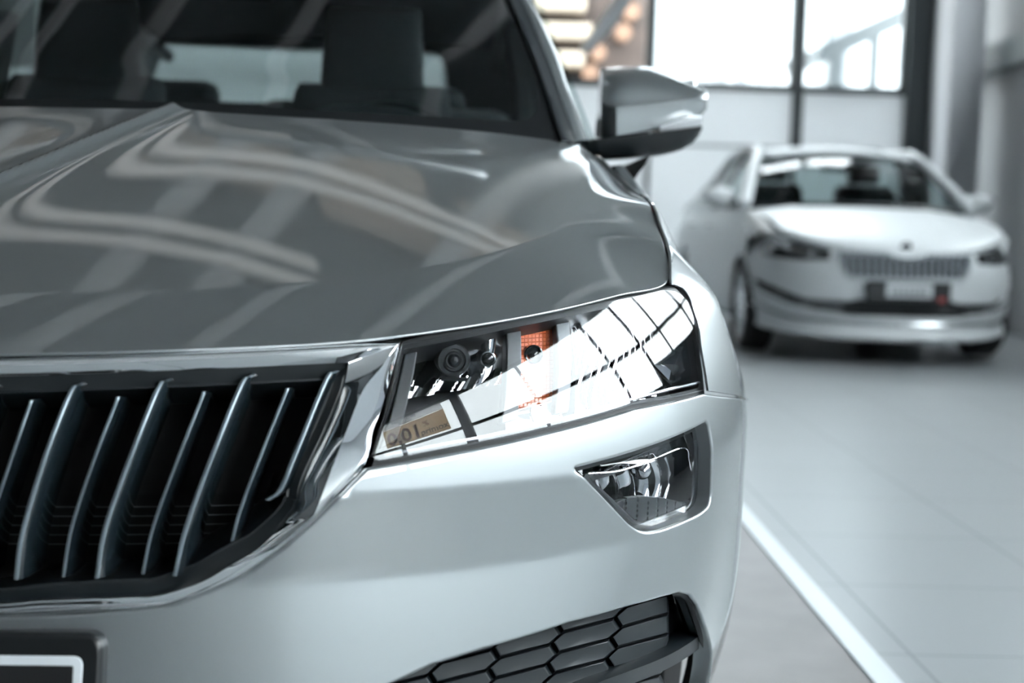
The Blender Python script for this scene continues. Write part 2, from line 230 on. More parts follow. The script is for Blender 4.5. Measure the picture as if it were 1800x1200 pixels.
[(0.7092,0.3969),(0.7168,0.3837),(0.7018,0.3751),(0.677,0.3744),(0.6532,0.3733),(0.6303,0.372),(0.6234,0.3848),(0.6366,0.3936),(0.6598,0.395),(0.684,0.3961)], 
[(0.6994,0.3968),(0.7064,0.3859),(0.6928,0.3791),(0.6703,0.3789),(0.6487,0.3784),(0.6278,0.3776),(0.6215,0.3881),(0.6335,0.3952),(0.6547,0.396),(0.6766,0.3965)], 
[(0.6977,0.3961),(0.7045,0.3859),(0.6914,0.3797),(0.6697,0.3796),(0.6488,0.3793),(0.6286,0.3787),(0.6225,0.3885),(0.6341,0.395),(0.6546,0.3956),(0.6757,0.396)], 
[(0.6653,0.5082),(0.6723,0.4966),(0.6577,0.488),(0.6341,0.4859),(0.6112,0.4836),(0.5891,0.4811),(0.5828,0.4922),(0.5956,0.5011),(0.618,0.5036),(0.6412,0.506)], 
[(0.6565,0.507),(0.6629,0.4973),(0.6498,0.4902),(0.6284,0.4886),(0.6076,0.4869),(0.5874,0.4851),(0.5815,0.4944),(0.5932,0.5017),(0.6136,0.5036),(0.6347,0.5054)], 
[(0.6549,0.5061),(0.6612,0.4971),(0.6485,0.4906),(0.6278,0.4892),(0.6077,0.4877),(0.5882,0.4861),(0.5825,0.4948),(0.5938,0.5015),(0.6136,0.5032),(0.6339,0.5047)], 
[(0.6576,0.4877),(0.6645,0.4761),(0.6502,0.4676),(0.6269,0.4656),(0.6045,0.4634),(0.5827,0.461),(0.5764,0.4721),(0.5891,0.4808),(0.6111,0.4833),(0.6339,0.4856)], 
[(0.6491,0.4866),(0.6554,0.4769),(0.6425,0.4699),(0.6214,0.4684),(0.6009,0.4668),(0.581,0.465),(0.5752,0.4744),(0.5867,0.4816),(0.6069,0.4834),(0.6276,0.4851)], 
[(0.6475,0.4858),(0.6537,0.4767),(0.6413,0.4703),(0.6209,0.469),(0.6011,0.4676),(0.5818,0.4661),(0.5761,0.4748),(0.5873,0.4814),(0.6068,0.483),(0.6268,0.4845)], 
[(0.6501,0.4673),(0.6569,0.4557),(0.6429,0.4472),(0.62,0.4453),(0.5978,0.4432),(0.5764,0.4409),(0.5701,0.452),(0.5826,0.4607),(0.6044,0.4631),(0.6268,0.4653)], 
[(0.6418,0.4663),(0.6481,0.4566),(0.6354,0.4496),(0.6146,0.4483),(0.5944,0.4467),(0.5748,0.4451),(0.569,0.4544),(0.5804,0.4615),(0.6003,0.4633),(0.6207,0.4649)], 
[(0.6403,0.4655),(0.6463,0.4564),(0.6342,0.45),(0.6141,0.4489),(0.5946,0.4476),(0.5756,0.4461),(0.5699,0.4548),(0.581,0.4614),(0.6002,0.4629),(0.6199,0.4643)], 
[(0.6428,0.4469),(0.6495,0.4353),(0.6357,0.4268),(0.6132,0.425),(0.5914,0.4229),(0.5702,0.4207),(0.5639,0.4319),(0.5763,0.4406),(0.5977,0.4429),(0.6199,0.445)], 
[(0.6347,0.4461),(0.6409,0.4363),(0.6285,0.4294),(0.608,0.4281),(0.5881,0.4267),(0.5687,0.4251),(0.5629,0.4345),(0.5742,0.4416),(0.5938,0.4432),(0.6139,0.4447)], 
[(0.6332,0.4453),(0.6392,0.4362),(0.6272,0.4298),(0.6075,0.4287),(0.5882,0.4275),(0.5695,0.4261),(0.5639,0.4349),(0.5748,0.4414),(0.5937,0.4428),(0.6132,0.4441)], 
[(0.6356,0.4265),(0.6423,0.4147),(0.6288,0.4062),(0.6066,0.4044),(0.5851,0.4024),(0.5642,0.4002),(0.5579,0.4117),(0.5701,0.4204),(0.5913,0.4226),(0.6131,0.4247)], 
[(0.6278,0.4258),(0.6339,0.416),(0.6217,0.409),(0.6015,0.4078),(0.5819,0.4064),(0.5627,0.4049),(0.557,0.4144),(0.5681,0.4215),(0.5874,0.4231),(0.6073,0.4246)], 
[(0.6263,0.425),(0.6323,0.4158),(0.6205,0.4095),(0.601,0.4085),(0.582,0.4073),(0.5635,0.406),(0.558,0.4148),(0.5687,0.4214),(0.5874,0.4228),(0.6066,0.424)], 
[(0.6287,0.4059),(0.6355,0.3937),(0.6223,0.3849),(0.6004,0.3831),(0.5791,0.3811),(0.5585,0.3789),(0.5522,0.3909),(0.5641,0.3999),(0.585,0.4021),(0.6065,0.4041)], 
[(0.6211,0.4054),(0.6272,0.3953),(0.6153,0.3882),(0.5954,0.3871),(0.576,0.3857),(0.5571,0.3842),(0.5513,0.394),(0.5622,0.4013),(0.5813,0.4028),(0.6009,0.4042)], 
[(0.6196,0.4046),(0.6256,0.3952),(0.6141,0.3887),(0.5949,0.3877),(0.5761,0.3866),(0.5578,0.3853),(0.5522,0.3945),(0.5628,0.4011),(0.5812,0.4025),(0.6002,0.4036)], 
[(0.5816,0.492),(0.588,0.4809),(0.5753,0.4721),(0.5543,0.4695),(0.5338,0.4667),(0.5138,0.4638),(0.5078,0.4745),(0.5194,0.4834),(0.5396,0.4864),(0.5603,0.4892)], 
[(0.5748,0.4907),(0.5807,0.4814),(0.5693,0.4742),(0.5501,0.4721),(0.5314,0.47),(0.5131,0.4677),(0.5075,0.4767),(0.5181,0.4841),(0.5366,0.4864),(0.5555,0.4886)], 
[(0.5735,0.4898),(0.5792,0.4812),(0.5682,0.4745),(0.5497,0.4727),(0.5316,0.4708),(0.5139,0.4688),(0.5085,0.4771),(0.5187,0.4839),(0.5366,0.486),(0.5548,0.4879)], 
[(0.5752,0.4718),(0.5815,0.4608),(0.569,0.4521),(0.5483,0.4495),(0.528,0.4468),(0.5083,0.444),(0.5023,0.4547),(0.5137,0.4635),(0.5337,0.4664),(0.5542,0.4692)], 
[(0.5686,0.4707),(0.5745,0.4614),(0.5631,0.4542),(0.5442,0.4523),(0.5257,0.4502),(0.5076,0.448),(0.5021,0.457),(0.5126,0.4643),(0.5309,0.4665),(0.5495,0.4687)], 
[(0.5673,0.4698),(0.573,0.4612),(0.5621,0.4546),(0.5438,0.4529),(0.5259,0.451),(0.5084,0.4491),(0.5031,0.4574),(0.5132,0.4641),(0.5308,0.4661),(0.5489,0.468)], 
[(0.5689,0.4518),(0.5752,0.4407),(0.5629,0.432),(0.5424,0.4295),(0.5224,0.4268),(0.5028,0.4241),(0.4969,0.4348),(0.5082,0.4437),(0.528,0.4465),(0.5482,0.4492)], 
[(0.5625,0.4507),(0.5683,0.4414),(0.5571,0.4343),(0.5385,0.4324),(0.5202,0.4304),(0.5023,0.4283),(0.4968,0.4373),(0.5071,0.4446),(0.5252,0.4467),(0.5437,0.4488)], 
[(0.5613,0.4499),(0.5668,0.4412),(0.5561,0.4347),(0.538,0.433),(0.5204,0.4312),(0.5031,0.4293),(0.4977,0.4377),(0.5077,0.4444),(0.5252,0.4464),(0.543,0.4482)], 
[(0.5628,0.4317),(0.569,0.4205),(0.5569,0.4118),(0.5367,0.4093),(0.5169,0.4067),(0.4975,0.4039),(0.4916,0.4149),(0.5028,0.4238),(0.5223,0.4265),(0.5423,0.4292)], 
[(0.5566,0.4308),(0.5623,0.4214),(0.5513,0.4143),(0.5328,0.4125),(0.5148,0.4105),(0.497,0.4084),(0.4915,0.4176),(0.5018,0.4248),(0.5197,0.4269),(0.5379,0.4289)], 
[(0.5553,0.43),(0.5609,0.4213),(0.5503,0.4147),(0.5324,0.4131),(0.5149,0.4113),(0.4978,0.4095),(0.4925,0.418),(0.5024,0.4247),(0.5197,0.4266),(0.5373,0.4283)], 
[(0.5568,0.4114),(0.5631,0.4),(0.5511,0.391),(0.5311,0.3885),(0.5116,0.3859),(0.4924,0.3831),(0.4864,0.3945),(0.4975,0.4036),(0.5168,0.4064),(0.5366,0.409)], 
[(0.5507,0.4108),(0.5565,0.4012),(0.5456,0.3939),(0.5274,0.3921),(0.5095,0.3902),(0.4919,0.3881),(0.4865,0.3975),(0.4965,0.4049),(0.5142,0.407),(0.5323,0.4089)], 
[(0.5495,0.4099),(0.555,0.401),(0.5446,0.3944),(0.527,0.3928),(0.5097,0.391),(0.4927,0.3892),(0.4874,0.3979),(0.4971,0.4048),(0.5143,0.4066),(0.5317,0.4083)], 
[(0.5123,0.4941),(0.5184,0.4834),(0.5068,0.4745),(0.4873,0.4714),(0.4682,0.4682),(0.4495,0.4649),(0.4436,0.4752),(0.4544,0.4842),(0.4733,0.4876),(0.4926,0.4909)], 
[(0.507,0.4927),(0.5126,0.4837),(0.5021,0.4764),(0.4843,0.4739),(0.4668,0.4714),(0.4496,0.4687),(0.4442,0.4774),(0.4541,0.4849),(0.4714,0.4876),(0.4891,0.4902)], 
[(0.5058,0.4918),(0.5112,0.4835),(0.5011,0.4767),(0.4839,0.4745),(0.467,0.4722),(0.4504,0.4698),(0.4452,0.4779),(0.4547,0.4847),(0.4715,0.4872),(0.4885,0.4895)], 
[(0.5067,0.4742),(0.5127,0.4635),(0.5013,0.4547),(0.482,0.4516),(0.4631,0.4485),(0.4445,0.4452),(0.4387,0.4556),(0.4494,0.4646),(0.4682,0.4679),(0.4872,0.4711)], 
[(0.5015,0.4729),(0.5071,0.464),(0.4967,0.4567),(0.4791,0.4543),(0.4618,0.4518),(0.4447,0.4492),(0.4394,0.4579),(0.4492,0.4653),(0.4663,0.468),(0.4838,0.4705)], 
[(0.5004,0.4721),(0.5058,0.4638),(0.4957,0.457),(0.4787,0.4549),(0.462,0.4526),(0.4455,0.4503),(0.4403,0.4584),(0.4498,0.4652),(0.4664,0.4676),(0.4833,0.4699)], 
[(0.5012,0.4544),(0.5072,0.4437),(0.4959,0.4349),(0.4768,0.4319),(0.4581,0.4288),(0.4397,0.4256),(0.4339,0.436),(0.4445,0.4449),(0.4631,0.4482),(0.482,0.4513)], 
[(0.4962,0.4533),(0.5017,0.4443),(0.4914,0.437),(0.474,0.4347),(0.4568,0.4322),(0.4399,0.4297),(0.4346,0.4385),(0.4443,0.4458),(0.4613,0.4484),(0.4786,0.4509)], 
[(0.4951,0.4524),(0.5004,0.4441),(0.4905,0.4374),(0.4736,0.4352),(0.457,0.433),(0.4407,0.4308),(0.4355,0.4389),(0.4449,0.4457),(0.4614,0.448),(0.4781,0.4503)], 
[(0.4958,0.4346),(0.5018,0.4238),(0.4906,0.4149),(0.4717,0.4119),(0.4532,0.4089),(0.4349,0.4056),(0.4291,0.4163),(0.4396,0.4253),(0.458,0.4285),(0.4768,0.4316)], 
[(0.4909,0.4336),(0.4964,0.4246),(0.4862,0.4173),(0.469,0.415),(0.452,0.4126),(0.4352,0.41),(0.4299,0.4189),(0.4395,0.4263),(0.4564,0.4288),(0.4735,0.4312)], 
[(0.4898,0.4327),(0.4951,0.4243),(0.4853,0.4176),(0.4686,0.4156),(0.4522,0.4134),(0.436,0.4111),(0.4308,0.4193),(0.4401,0.4262),(0.4564,0.4285),(0.473,0.4306)], 
[(0.6991,0.4044),(0.7327,0.4089),(0.7808,0.4114),(0.8388,0.4086),(0.9141,0.4009),(0.9866,0.3946),(1.0639,0.3905),(1.1023,0.3903)], 
[(0.7012,0.3874),(0.7352,0.391),(0.7846,0.3921),(0.8458,0.3881),(0.928,0.3773),(1.0063,0.3691),(1.1008,0.3606),(1.1603,0.3551)], 
[(0.7291,0.4161),(0.7814,0.4139),(0.8446,0.4076),(0.9235,0.397),(1.0179,0.3854),(1.0713,0.3815),(1.1062,0.3819),(1.1609,0.3754)], 
[(0.9334,0.4797),(0.9615,0.475),(0.993,0.4653),(1.0277,0.4436),(1.0702,0.4056),(1.1503,0.3445),(1.22,0.2095),(1.22,0.16)], 
[(0.9583,0.4687),(0.9799,0.4625),(1.0004,0.4521),(1.0293,0.4248),(1.072,0.3864),(1.1371,0.3374),(1.22,0.2456),(1.22,0.16)], [(1.0386,0.4663),(1.3273,0.4477),(1.2498,0.2426),(0.779,0.3318)], [(1.1119,0.3788),(1.2712,0.3656)], 
[(1.2335,0.3205)], (0.8127,1.6915,1.2344), (0.8032,1.5365,1.1527), (0.8066,1.5485,1.0843), (0.8216,1.6693,1.2341), (0.8119,1.5143,1.1423), (0.815,1.5263,1.0834), (0.841,1.65,1.2339), (0.8304,1.495,1.1392), (0.8334,1.507,1.0851), 
(0.8721,1.6581,1.2363), (0.8599,1.5031,1.1435), (0.8631,1.5151,1.0909), (0.9084,1.6676,1.2361), (0.8942,1.5126,1.1492), (0.8975,1.5246,1.098), (0.9452,1.6771,1.2277), (0.9287,1.522,1.1549), (0.9321,1.534,1.1064), (0.9825,1.6865,1.2135), 
(0.9634,1.5315,1.1606), (0.9668,1.5435,1.117), (1.0128,1.6941,1.1975), (0.9914,1.5391,1.1648), (0.9946,1.5511,1.1284), (1.0308,1.7082,1.1876), (1.0081,1.5532,1.1676), (1.0111,1.5652,1.1389), (1.0415,1.73,1.1838), (1.0183,1.575,1.1669), 
(1.0209,1.587,1.1498), (0.7741,1.515,1.0726), (0.7763,1.53,1.0389), (0.7908,1.515,1.0754), (0.7931,1.53,1.0405), (0.8243,1.515,1.0797), (0.8269,1.53,1.0432), (0.8633,1.515,1.0853), (0.8662,1.53,1.0466), (0.8989,1.515,1.0909), 
(0.9022,1.53,1.05), (0.9007,1.515,1.0887), (0.9038,1.53,1.0517), (0.9034,1.515,1.0915), (0.9067,1.53,1.0507), (0.9357,1.515,1.097), (0.9392,1.53,1.0561), (0.9635,1.515,1.1017), (0.9671,1.53,1.0637), (0.9836,1.515,1.1051), 
(0.9869,1.53,1.0754), (0.9969,1.515,1.1072), (0.9998,1.53,1.0915), (1.0014,1.515,1.1073), (1.0039,1.53,1.1027), (0.9176,1.507,1.1053), (0.9184,1.51,1.0934), (0.9308,1.507,1.1102), (0.9317,1.51,1.096), (0.9506,1.507,1.1174), 
(0.9517,1.51,1.0988), (0.9727,1.507,1.1236), (0.974,1.51,1.1028), (0.9904,1.507,1.1275), (0.9918,1.51,1.1056), (0.9994,1.507,1.1277), (1.0006,1.51,1.1081), (0.9268,1.7,1.1613), 
]
def on(S, px, box, off=0.0):
    """where the sight lines through the photo's outline points meet the body surface S(a, b)"""
    if BAKED is not None:
        return BAKED.pop(0)
    A, B = np.meshgrid(np.linspace(box[0], box[1], 50), np.linspace(box[2], box[3], 40))
    ab = np.stack([A.ravel(), B.ravel()], 1); uv = to_frame(S(ab[:, 0], ab[:, 1])); px = np.array(px, float)
    q = ab[np.argmin(((uv[None] - px[:, None]) ** 2).sum(2), axis=1)].copy(); h = 1e-4
    for _ in range(25):
        f = to_frame(S(q[:, 0], q[:, 1])); fa = (to_frame(S(q[:, 0] + h, q[:, 1])) - f) / h; fb = (to_frame(S(q[:, 0], q[:, 1] + h)) - f) / h
        r = px - f; det = fa[:, 0] * fb[:, 1] - fb[:, 0] * fa[:, 1]; det = np.where(np.abs(det) < 1, 1, det)
        dq = np.stack([(r[:, 0] * fb[:, 1] - fb[:, 0] * r[:, 1]) / det, (fa[:, 0] * r[:, 1] - r[:, 0] * fa[:, 1]) / det], 1)
        q += np.clip(dq, -.04, .04)
    for p_, e in zip(px, np.hypot(*(to_frame(S(q[:, 0], q[:, 1])) - px).T)):
        if e > 2: print('TRACE MISS', p_, e)
    out = [(round(float(k[0]), 4), round(float(k[1]), 4)) for k in q]
    TRACED.append(out)
    return out
def normals(S, a, b, flip=1.0, h=6e-4):
    n = np.cross(S(a + h, b) - S(a - h, b), S(a, b + h) - S(a, b - h))
    return flip * n / np.linalg.norm(n, axis=1)[:, None]
def resample(pts, step, closed=True):
    """points every `step` along a polyline (corners kept)"""
    out = []; n = len(pts)
    for i in range(n if closed else n - 1):
        p, q = np.array(pts[i], float), np.array(pts[(i + 1) % n], float)
        k = max(1, int(round(np.linalg.norm(q - p) / step)))
        for j in range(k): out.append(p + (q - p) * j / k)
    if not closed: out.append(np.array(pts[-1], float))
    return np.array(out)
def rounded(pts, r, n=6, closed=True):
    """round the corners of a polygon; r is one radius or one per corner"""
    out = []; N = len(pts)
    rs = r if isinstance(r, (list, tuple)) else [r] * N
    for i in range(N):
        p = np.array(pts[i], float)
        if rs[i] <= 0 or (not closed and i in (0, N - 1)): out.append(p); continue
        a, b = np.array(pts[i - 1], float), np.array(pts[(i + 1) % N], float)
        da, db = np.linalg.norm(a - p), np.linalg.norm(b - p)
        ra, rb = min(rs[i], .45 * da), min(rs[i], .45 * db)
        s, e = p + (a - p) / da * ra, p + (b - p) / db * rb
        for k in range(n + 1):
            t = k / n; out.append((1 - t) ** 2 * s + 2 * t * (1 - t) * p + t * t * e)
    return np.array(out)
def catmull(pts, n=8, closed=False):
    P = np.array(pts, float); N = len(P); out = []
    for i in range(N if closed else N - 1):
        p0 = P[i - 1] if (closed or i > 0) else 2 * P[0] - P[1]
        p1, p2 = P[i], P[(i + 1) % N]
        p3 = P[(i + 2) % N] if (closed or i + 2 < N) else 2 * P[-1] - P[-2]
        for k in range(n):
            t = k / n
            out.append(.5 * (2 * p1 + (p2 - p0) * t + (2 * p0 - 5 * p1 + 4 * p2 - p3) * t * t + (3 * p1 - p0 - 3 * p2 + p3) * t ** 3))
    if not closed: out.append(P[-1])
    return np.array(out)
def mesh(name, V, F, N=None, smooth_all=True):
    me = bpy.data.meshes.new(name)
    me.from_pydata([tuple(map(float, v)) for v in V], [], [tuple(int(i) for i in f) for f in F])
    me.update()
    if smooth_all: me.polygons.foreach_set('use_smooth', [True] * len(me.polygons))
    if N is not None: me.normals_split_custom_set_from_vertices([tuple(map(float, n)) for n in N])
    return me
class Build:
    """collects pieces that become ONE mesh"""
    def __init__(s): s.V = []; s.F = []; s.N = []; s.M = []
    def add(s, V, F, N=None, mi=0):
        o = len(s.V); s.V += [np.array(v, float) for v in V]; s.F += [tuple(i + o for i in f) for f in F]
        s.N += list(N) if N is not None else [None] * len(V); s.M += [mi] * len(F); return s
    def grid(s, G, closed_u=False, closed_v=False, N=None, mi=0, flip=False):
        G = np.asarray(G, float); nu, nv = G.shape[:2]; F = []
        for i in range(nu if closed_u else nu - 1):
            for j in range(nv if closed_v else nv - 1):
                f = (i * nv + j, ((i + 1) % nu) * nv + j, ((i + 1) % nu) * nv + (j + 1) % nv, i * nv + (j + 1) % nv)
                F.append(f[::-1] if flip else f)
        return s.add(G.reshape(-1, 3), F, None if N is None else np.asarray(N).reshape(-1, 3), mi)
    def box(s, lo, hi, mi=0):
        x, y, z = zip(lo, hi)
        V = [(x[i], y[j], z[k]) for i in (0, 1) for j in (0, 1) for k in (0, 1)]
        return s.add(V, [(0, 1, 3, 2), (4, 6, 7, 5), (0, 4, 5, 1), (2, 3, 7, 6), (0, 2, 6, 4), (1, 5, 7, 3)], mi=mi)
    def obox(s, c, ax, ay, az, mi=0):
        """a box with centre c and three half-axes"""
        c, ax, ay, az = (np.array(v, float) for v in (c, ax, ay, az))
        V = [c + i * ax + j * ay + k * az for i in (-1, 1) for j in (-1, 1) for k in (-1, 1)]
        return s.add(V, [(0, 1, 3, 2), (4, 6, 7, 5), (0, 4, 5, 1), (2, 3, 7, 6), (0, 2, 6, 4), (1, 5, 7, 3)], mi=mi)
    def lathe(s, c, axis, prof, n=32, mi=0, cap=True):
        """prof: (distance along axis, radius)"""
        c, k = np.array(c, float), np.array(axis, float); k /= np.linalg.norm(k)
        e = np.cross(k, (0, 0, 1) if abs(k[2]) < .9 else (1, 0, 0)); e /= np.linalg.norm(e); f = np.cross(k, e)
        G = [[c + k * d + r * (e * math.cos(t) + f * math.sin(t)) for t in np.linspace(0, 2 * PI, n, endpoint=False)] for d, r in prof]
        s.grid(np.array(G), closed_v=True, mi=mi)
        if cap:
            for q in (0, -1):
                o = len(s.V); s.V += [np.array(p) for p in G[q]]; s.N += [None] * n
                s.F.append(tuple(range(o, o + n)) if q else tuple(range(o + n - 1, o - 1, -1))); s.M.append(mi)
        return s
    def tube(s, pts, r, n=8, mi=0):
        P = np.array(pts, float); G = []
        for i, p in enumerate(P):
            t = P[min(i + 1, len(P) - 1)] - P[max(i - 1, 0)]; t /= np.linalg.norm(t)
            e = np.cross(t, (0, 0, 1) if abs(t[2]) < .95 else (1, 0, 0)); e /= np.linalg.norm(e); f = np.cross(t, e)
            rr = r[i] if isinstance(r, (list, tuple, np.ndarray)) else r
            G.append([p + rr * (e * math.cos(a) + f * math.sin(a)) for a in np.linspace(0, 2 * PI, n, endpoint=False)])
        s.grid(np.array(G), closed_v=True, mi=mi)
        for q in (0, -1):
            o = len(s.V); s.V += [np.array(p) for p in G[q]]; s.N += [None] * n; s.F.append(tuple(range(o, o + n))); s.M.append(mi)
        return s
    def mirror(s):
        """add the same again on the other side of x = 0"""
        n = len(s.V); F0 = list(s.F)
        s.V += [v * (-1, 1, 1) for v in list(s.V)]
        s.N += [None if k is None else np.array(k) * (-1, 1, 1) for k in list(s.N)]
        s.F += [tuple(i + n for i in f)[::-1] for f in F0]; s.M += list(s.M)
        return s
    def make(s, name, material, parent=None, flat=False, bevel=0, sub=0, auto=None):
        me = mesh(name, s.V, s.F, None, not flat)
        if any(s.M): me.polygons.foreach_set('material_index', s.M)
        if any(k is not None for k in s.N) and not flat:
            bm = bmesh.new(); bm.from_mesh(me); bm.verts.ensure_lookup_table()
            for f in bm.faces:                                       # faces look the way their given normals do
                k = [s.N[v.index] for v in f.verts if s.N[v.index] is not None]
                if k and np.dot(np.sum(k, 0), f.normal) < 0: f.normal_flip()
            bm.to_mesh(me); bm.free(); me.update()
            vn = [v.normal for v in me.vertices]
            me.normals_split_custom_set_from_vertices([tuple(k) if k is not None else tuple(vn[i]) for i, k in enumerate(s.N)])
        elif not flat:
            bm = bmesh.new(); bm.from_mesh(me); bmesh.ops.recalc_face_normals(bm, faces=bm.faces)
            for e in bm.edges:
                if len(e.link_faces) == 2 and e.calc_face_angle(0) > (auto or .75): e.smooth = False
            bm.to_mesh(me); bm.free()
        else:
            bm = bmesh.new(); bm.from_mesh(me); bmesh.ops.recalc_face_normals(bm, faces=bm.faces); bm.to_mesh(me); bm.free()
        o = link(name, me, material, parent)
        if bevel:
            b = o.modifiers.new('edge', 'BEVEL'); b.width = bevel; b.segments = 2; b.limit_method = 'ANGLE'; b.harden_normals = False
        if sub:
            b = o.modifiers.new('sub', 'SUBSURF'); b.levels = b.render_levels = sub
        return o
def skin(bd, S, outline, holes=(), step=.012, flip=1.0, edge=.004, depth=.012, rim=True, off=0.0, mi=0, rims=None, keep=False):
    """a sheet on surface S(a, b) inside `outline` and outside `holes` (polygons in a, b), with rolled-in edges"""
    loops = [resample(outline, step)] + [resample(h, step) for h in holes]
    def area(L): return .5 * np.sum(L[:, 0] * np.roll(L[:, 1], -1) - np.roll(L[:, 0], -1) * L[:, 1])
    loops = [L if (area(L) > 0) == (i == 0) else L[::-1] for i, L in enumerate(loops)]
    if keep:                                                         # step back so that the rolled edge ends on the outline
        for i, L in enumerate(loops):
            t = np.roll(L, -1, 0) - np.roll(L, 1, 0); t /= np.linalg.norm(t, axis=1)[:, None] + 1e-12
            loops[i] = L + np.stack([-t[:, 1], t[:, 0]], 1) * edge
    pts = [tuple(p) for L in loops for p in L]; edges = []; o = 0
    for L in loops:
        n = len(L); edges += [(o + i, o + (i + 1) % n) for i in range(n)]; o += n
    def inside(P, L):
        x, y = P[:, 0], P[:, 1]; r = np.zeros(len(P), bool)
        for (x0, y0), (x1, y1) in zip(L, np.roll(L, -1, 0)):
            c = ((y0 > y) != (y1 > y)); r ^= c & (x < (x1 - x0) * (y - y0) / ((y1 - y0) if y1 != y0 else 1e-12) + x0)
        return r
    lo, hi = loops[0].min(0), loops[0].max(0)
    gx, gy = np.meshgrid(np.arange(lo[0] + step * .5, hi[0], step), np.arange(lo[1] + step * .5, hi[1], step))
    gx = gx + (np.arange(gx.shape[0])[:, None] % 2) * step * .5
    G = np.stack([gx.ravel(), gy.ravel()], 1)
    keep = inside(G, loops[0])
    for L in loops[1:]: keep &= ~inside(G, L)
    B = np.array(pts)
    G = G[keep]
    if len(G):
        d = np.min(((G[:, None, :] - B[None]) ** 2).sum(2), axis=1) if len(G) * len(B) < 4e7 else np.ones(len(G))
        G = G[d > (step * .45) ** 2]
    allp = [Vector(p) for p in pts] + [Vector(p) for p in G.tolist()]
    v2, _, f2, _, _, _ = geometry.delaunay_2d_cdt(allp, edges, [], 0, 1e-7)
    P2 = np.array([tuple(v) for v in v2])
    cen = np.array([P2[list(f)].mean(0) for f in f2]); ok = inside(cen, loops[0])
    for L in loops[1:]: ok &= ~inside(cen, L)
    N = normals(S, P2[:, 0], P2[:, 1], flip); V = S(P2[:, 0], P2[:, 1]) + N * off
    F = [tuple(f) if flip > 0 else tuple(f)[::-1] for f, k in zip(f2, ok) if k]
    bd.add(V, F, N, mi)
    if rim:
        for li, L in enumerate(loops):
            if rims is not None and li not in rims: continue
            n = len(L); NN = normals(S, L[:, 0], L[:, 1], flip); PP = S(L[:, 0], L[:, 1]) + NN * off
            T = np.roll(PP, -1, 0) - np.roll(PP, 1, 0); T /= np.linalg.norm(T, axis=1)[:, None] + 1e-12
            O = np.cross(T, NN) * flip
            rows, rn = [], []
            for k in range(5):
                t = k / 4 * PI / 2
                rows.append(PP + O * edge * math.sin(t) - NN * edge * (1 - math.cos(t))); rn.append(O * math.sin(t) + NN * math.cos(t))
            rows.append(rows[-1] - NN * depth); rn.append(O)
            bd.grid(np.array(rows), closed_v=True, N=np.array(rn), mi=mi, flip=flip > 0)
    return bd
# ------------------------------------------------------------------ the silver car's skin as surfaces
W_BODY, A_NOSE = 0.985, 0.95
_th = np.linspace(0, PI / 2, 20001)
_px = W_BODY * np.sin(_th) ** (2 / 2.4); _py = A_NOSE * (1 - np.cos(_th) ** (2 / 2.2))
_al = np.concatenate([[0], np.cumsum(np.hypot(np.diff(_px), np.diff(_py)))]); A_END = _al[-1]
_ag = np.linspace(0, A_END, 420); _gx = np.interp(_ag, _al, _px); _gy = np.interp(_ag, _al, _py)
def _cub(x, xs, ys):
    """smooth (Catmull) lookup on an even table"""
    h = xs[1] - xs[0]; t = np.clip((x - xs[0]) / h, 0, len(xs) - 1.000001); i = t.astype(int); t = t - i
    g = lambda k: ys[np.clip(k, 0, len(ys) - 1)]
    p0, p1, p2, p3 = g(i - 1), g(i), g(i + 1), g(i + 2)
    return .5 * (2 * p1 + (p2 - p0) * t + (2 * p0 - 5 * p1 + 4 * p2 - p3) * t * t + (3 * p1 - p0 - 3 * p2 + p3) * t ** 3)
def plan(a):
    """outline of the nose seen from above; a runs round it from the middle, past A_END straight back along the flank"""
    a = np.asarray(a, float); s = np.sign(a); b = np.abs(a)
    x = _cub(b, _ag, _gx); y = _cub(b, _ag, _gy) + np.maximum(b - A_END, 0)
    x2 = _cub(b + 1e-3, _ag, _gx); y2 = _cub(b + 1e-3, _ag, _gy) + np.maximum(b + 1e-3 - A_END, 0)
    n = np.stack([y2 - y, -(x2 - x)], -1); n /= np.linalg.norm(n, axis=-1)[..., None] + 1e-15
    return x * s, y, n[..., 0] * s, n[..., 1]
def soft(x, k): return k * np.logaddexp(0, x / k)
def inset(a, z):
    """how far the skin lies inside the outermost line at height z"""
    c = 1 - .9 * smooth((np.abs(a) - .72) / .25)                      # the creases die out round the corner
    up = soft(z - .640, .0022)
    lean = .13 * up + 1.30 * up ** 2
    lean = lean * (1 - .45 * smooth((np.abs(a) - 1.0) / .5))
    band = soft(.640 - z, .0022) - soft(.562 - z, .0022)               # between the two creases the skin tucks under
    low = soft(.562 - z, .0022)
    lean = lean - .0012 * np.exp(-((z - .641) / .0045) ** 2) * c
    return lean + c * (.09 * band - .165 * low) + soft(.36 - z, .02) * .2 + soft(.62 - z, .03) ** 2 * .16 * smooth((np.abs(a) - .8) / .3)
def FASC(a, z):
    x, y, nx, ny = plan(a); p = inset(a, z)
    return np.stack([x - nx * p, y - ny * p, np.asarray(z, float) + 0 * x], -1)
def offs(S, d, flip=1.0):
    return lambda a, b: S(a, b) + d * normals(S, np.asarray(a, float), np.asarray(b, float), flip)
BOX = (-.35, 1.55, .15, .95)
def at_depth(u, v, y):
    """the point y metres behind the nose on the sight line through a spot of the photo"""
    d = CAM_R.T @ np.array([(u - 900) / FOCAL_PX, -(v - 600) / FOCAL_PX, -1.0])
    t = (CAR[1] + y) / d[1]; return np.array([d[0] * t, d[1] * t, CAM_H + d[2] * t]) - CAR
NOTES = []
def spot(u, v, y):
    if BAKED is not None: return np.array(BAKED.pop(0))
    p = at_depth(u, v, y); TRACED.append([round(float(k), 4) for k in p]); return np.array(TRACED[-1])

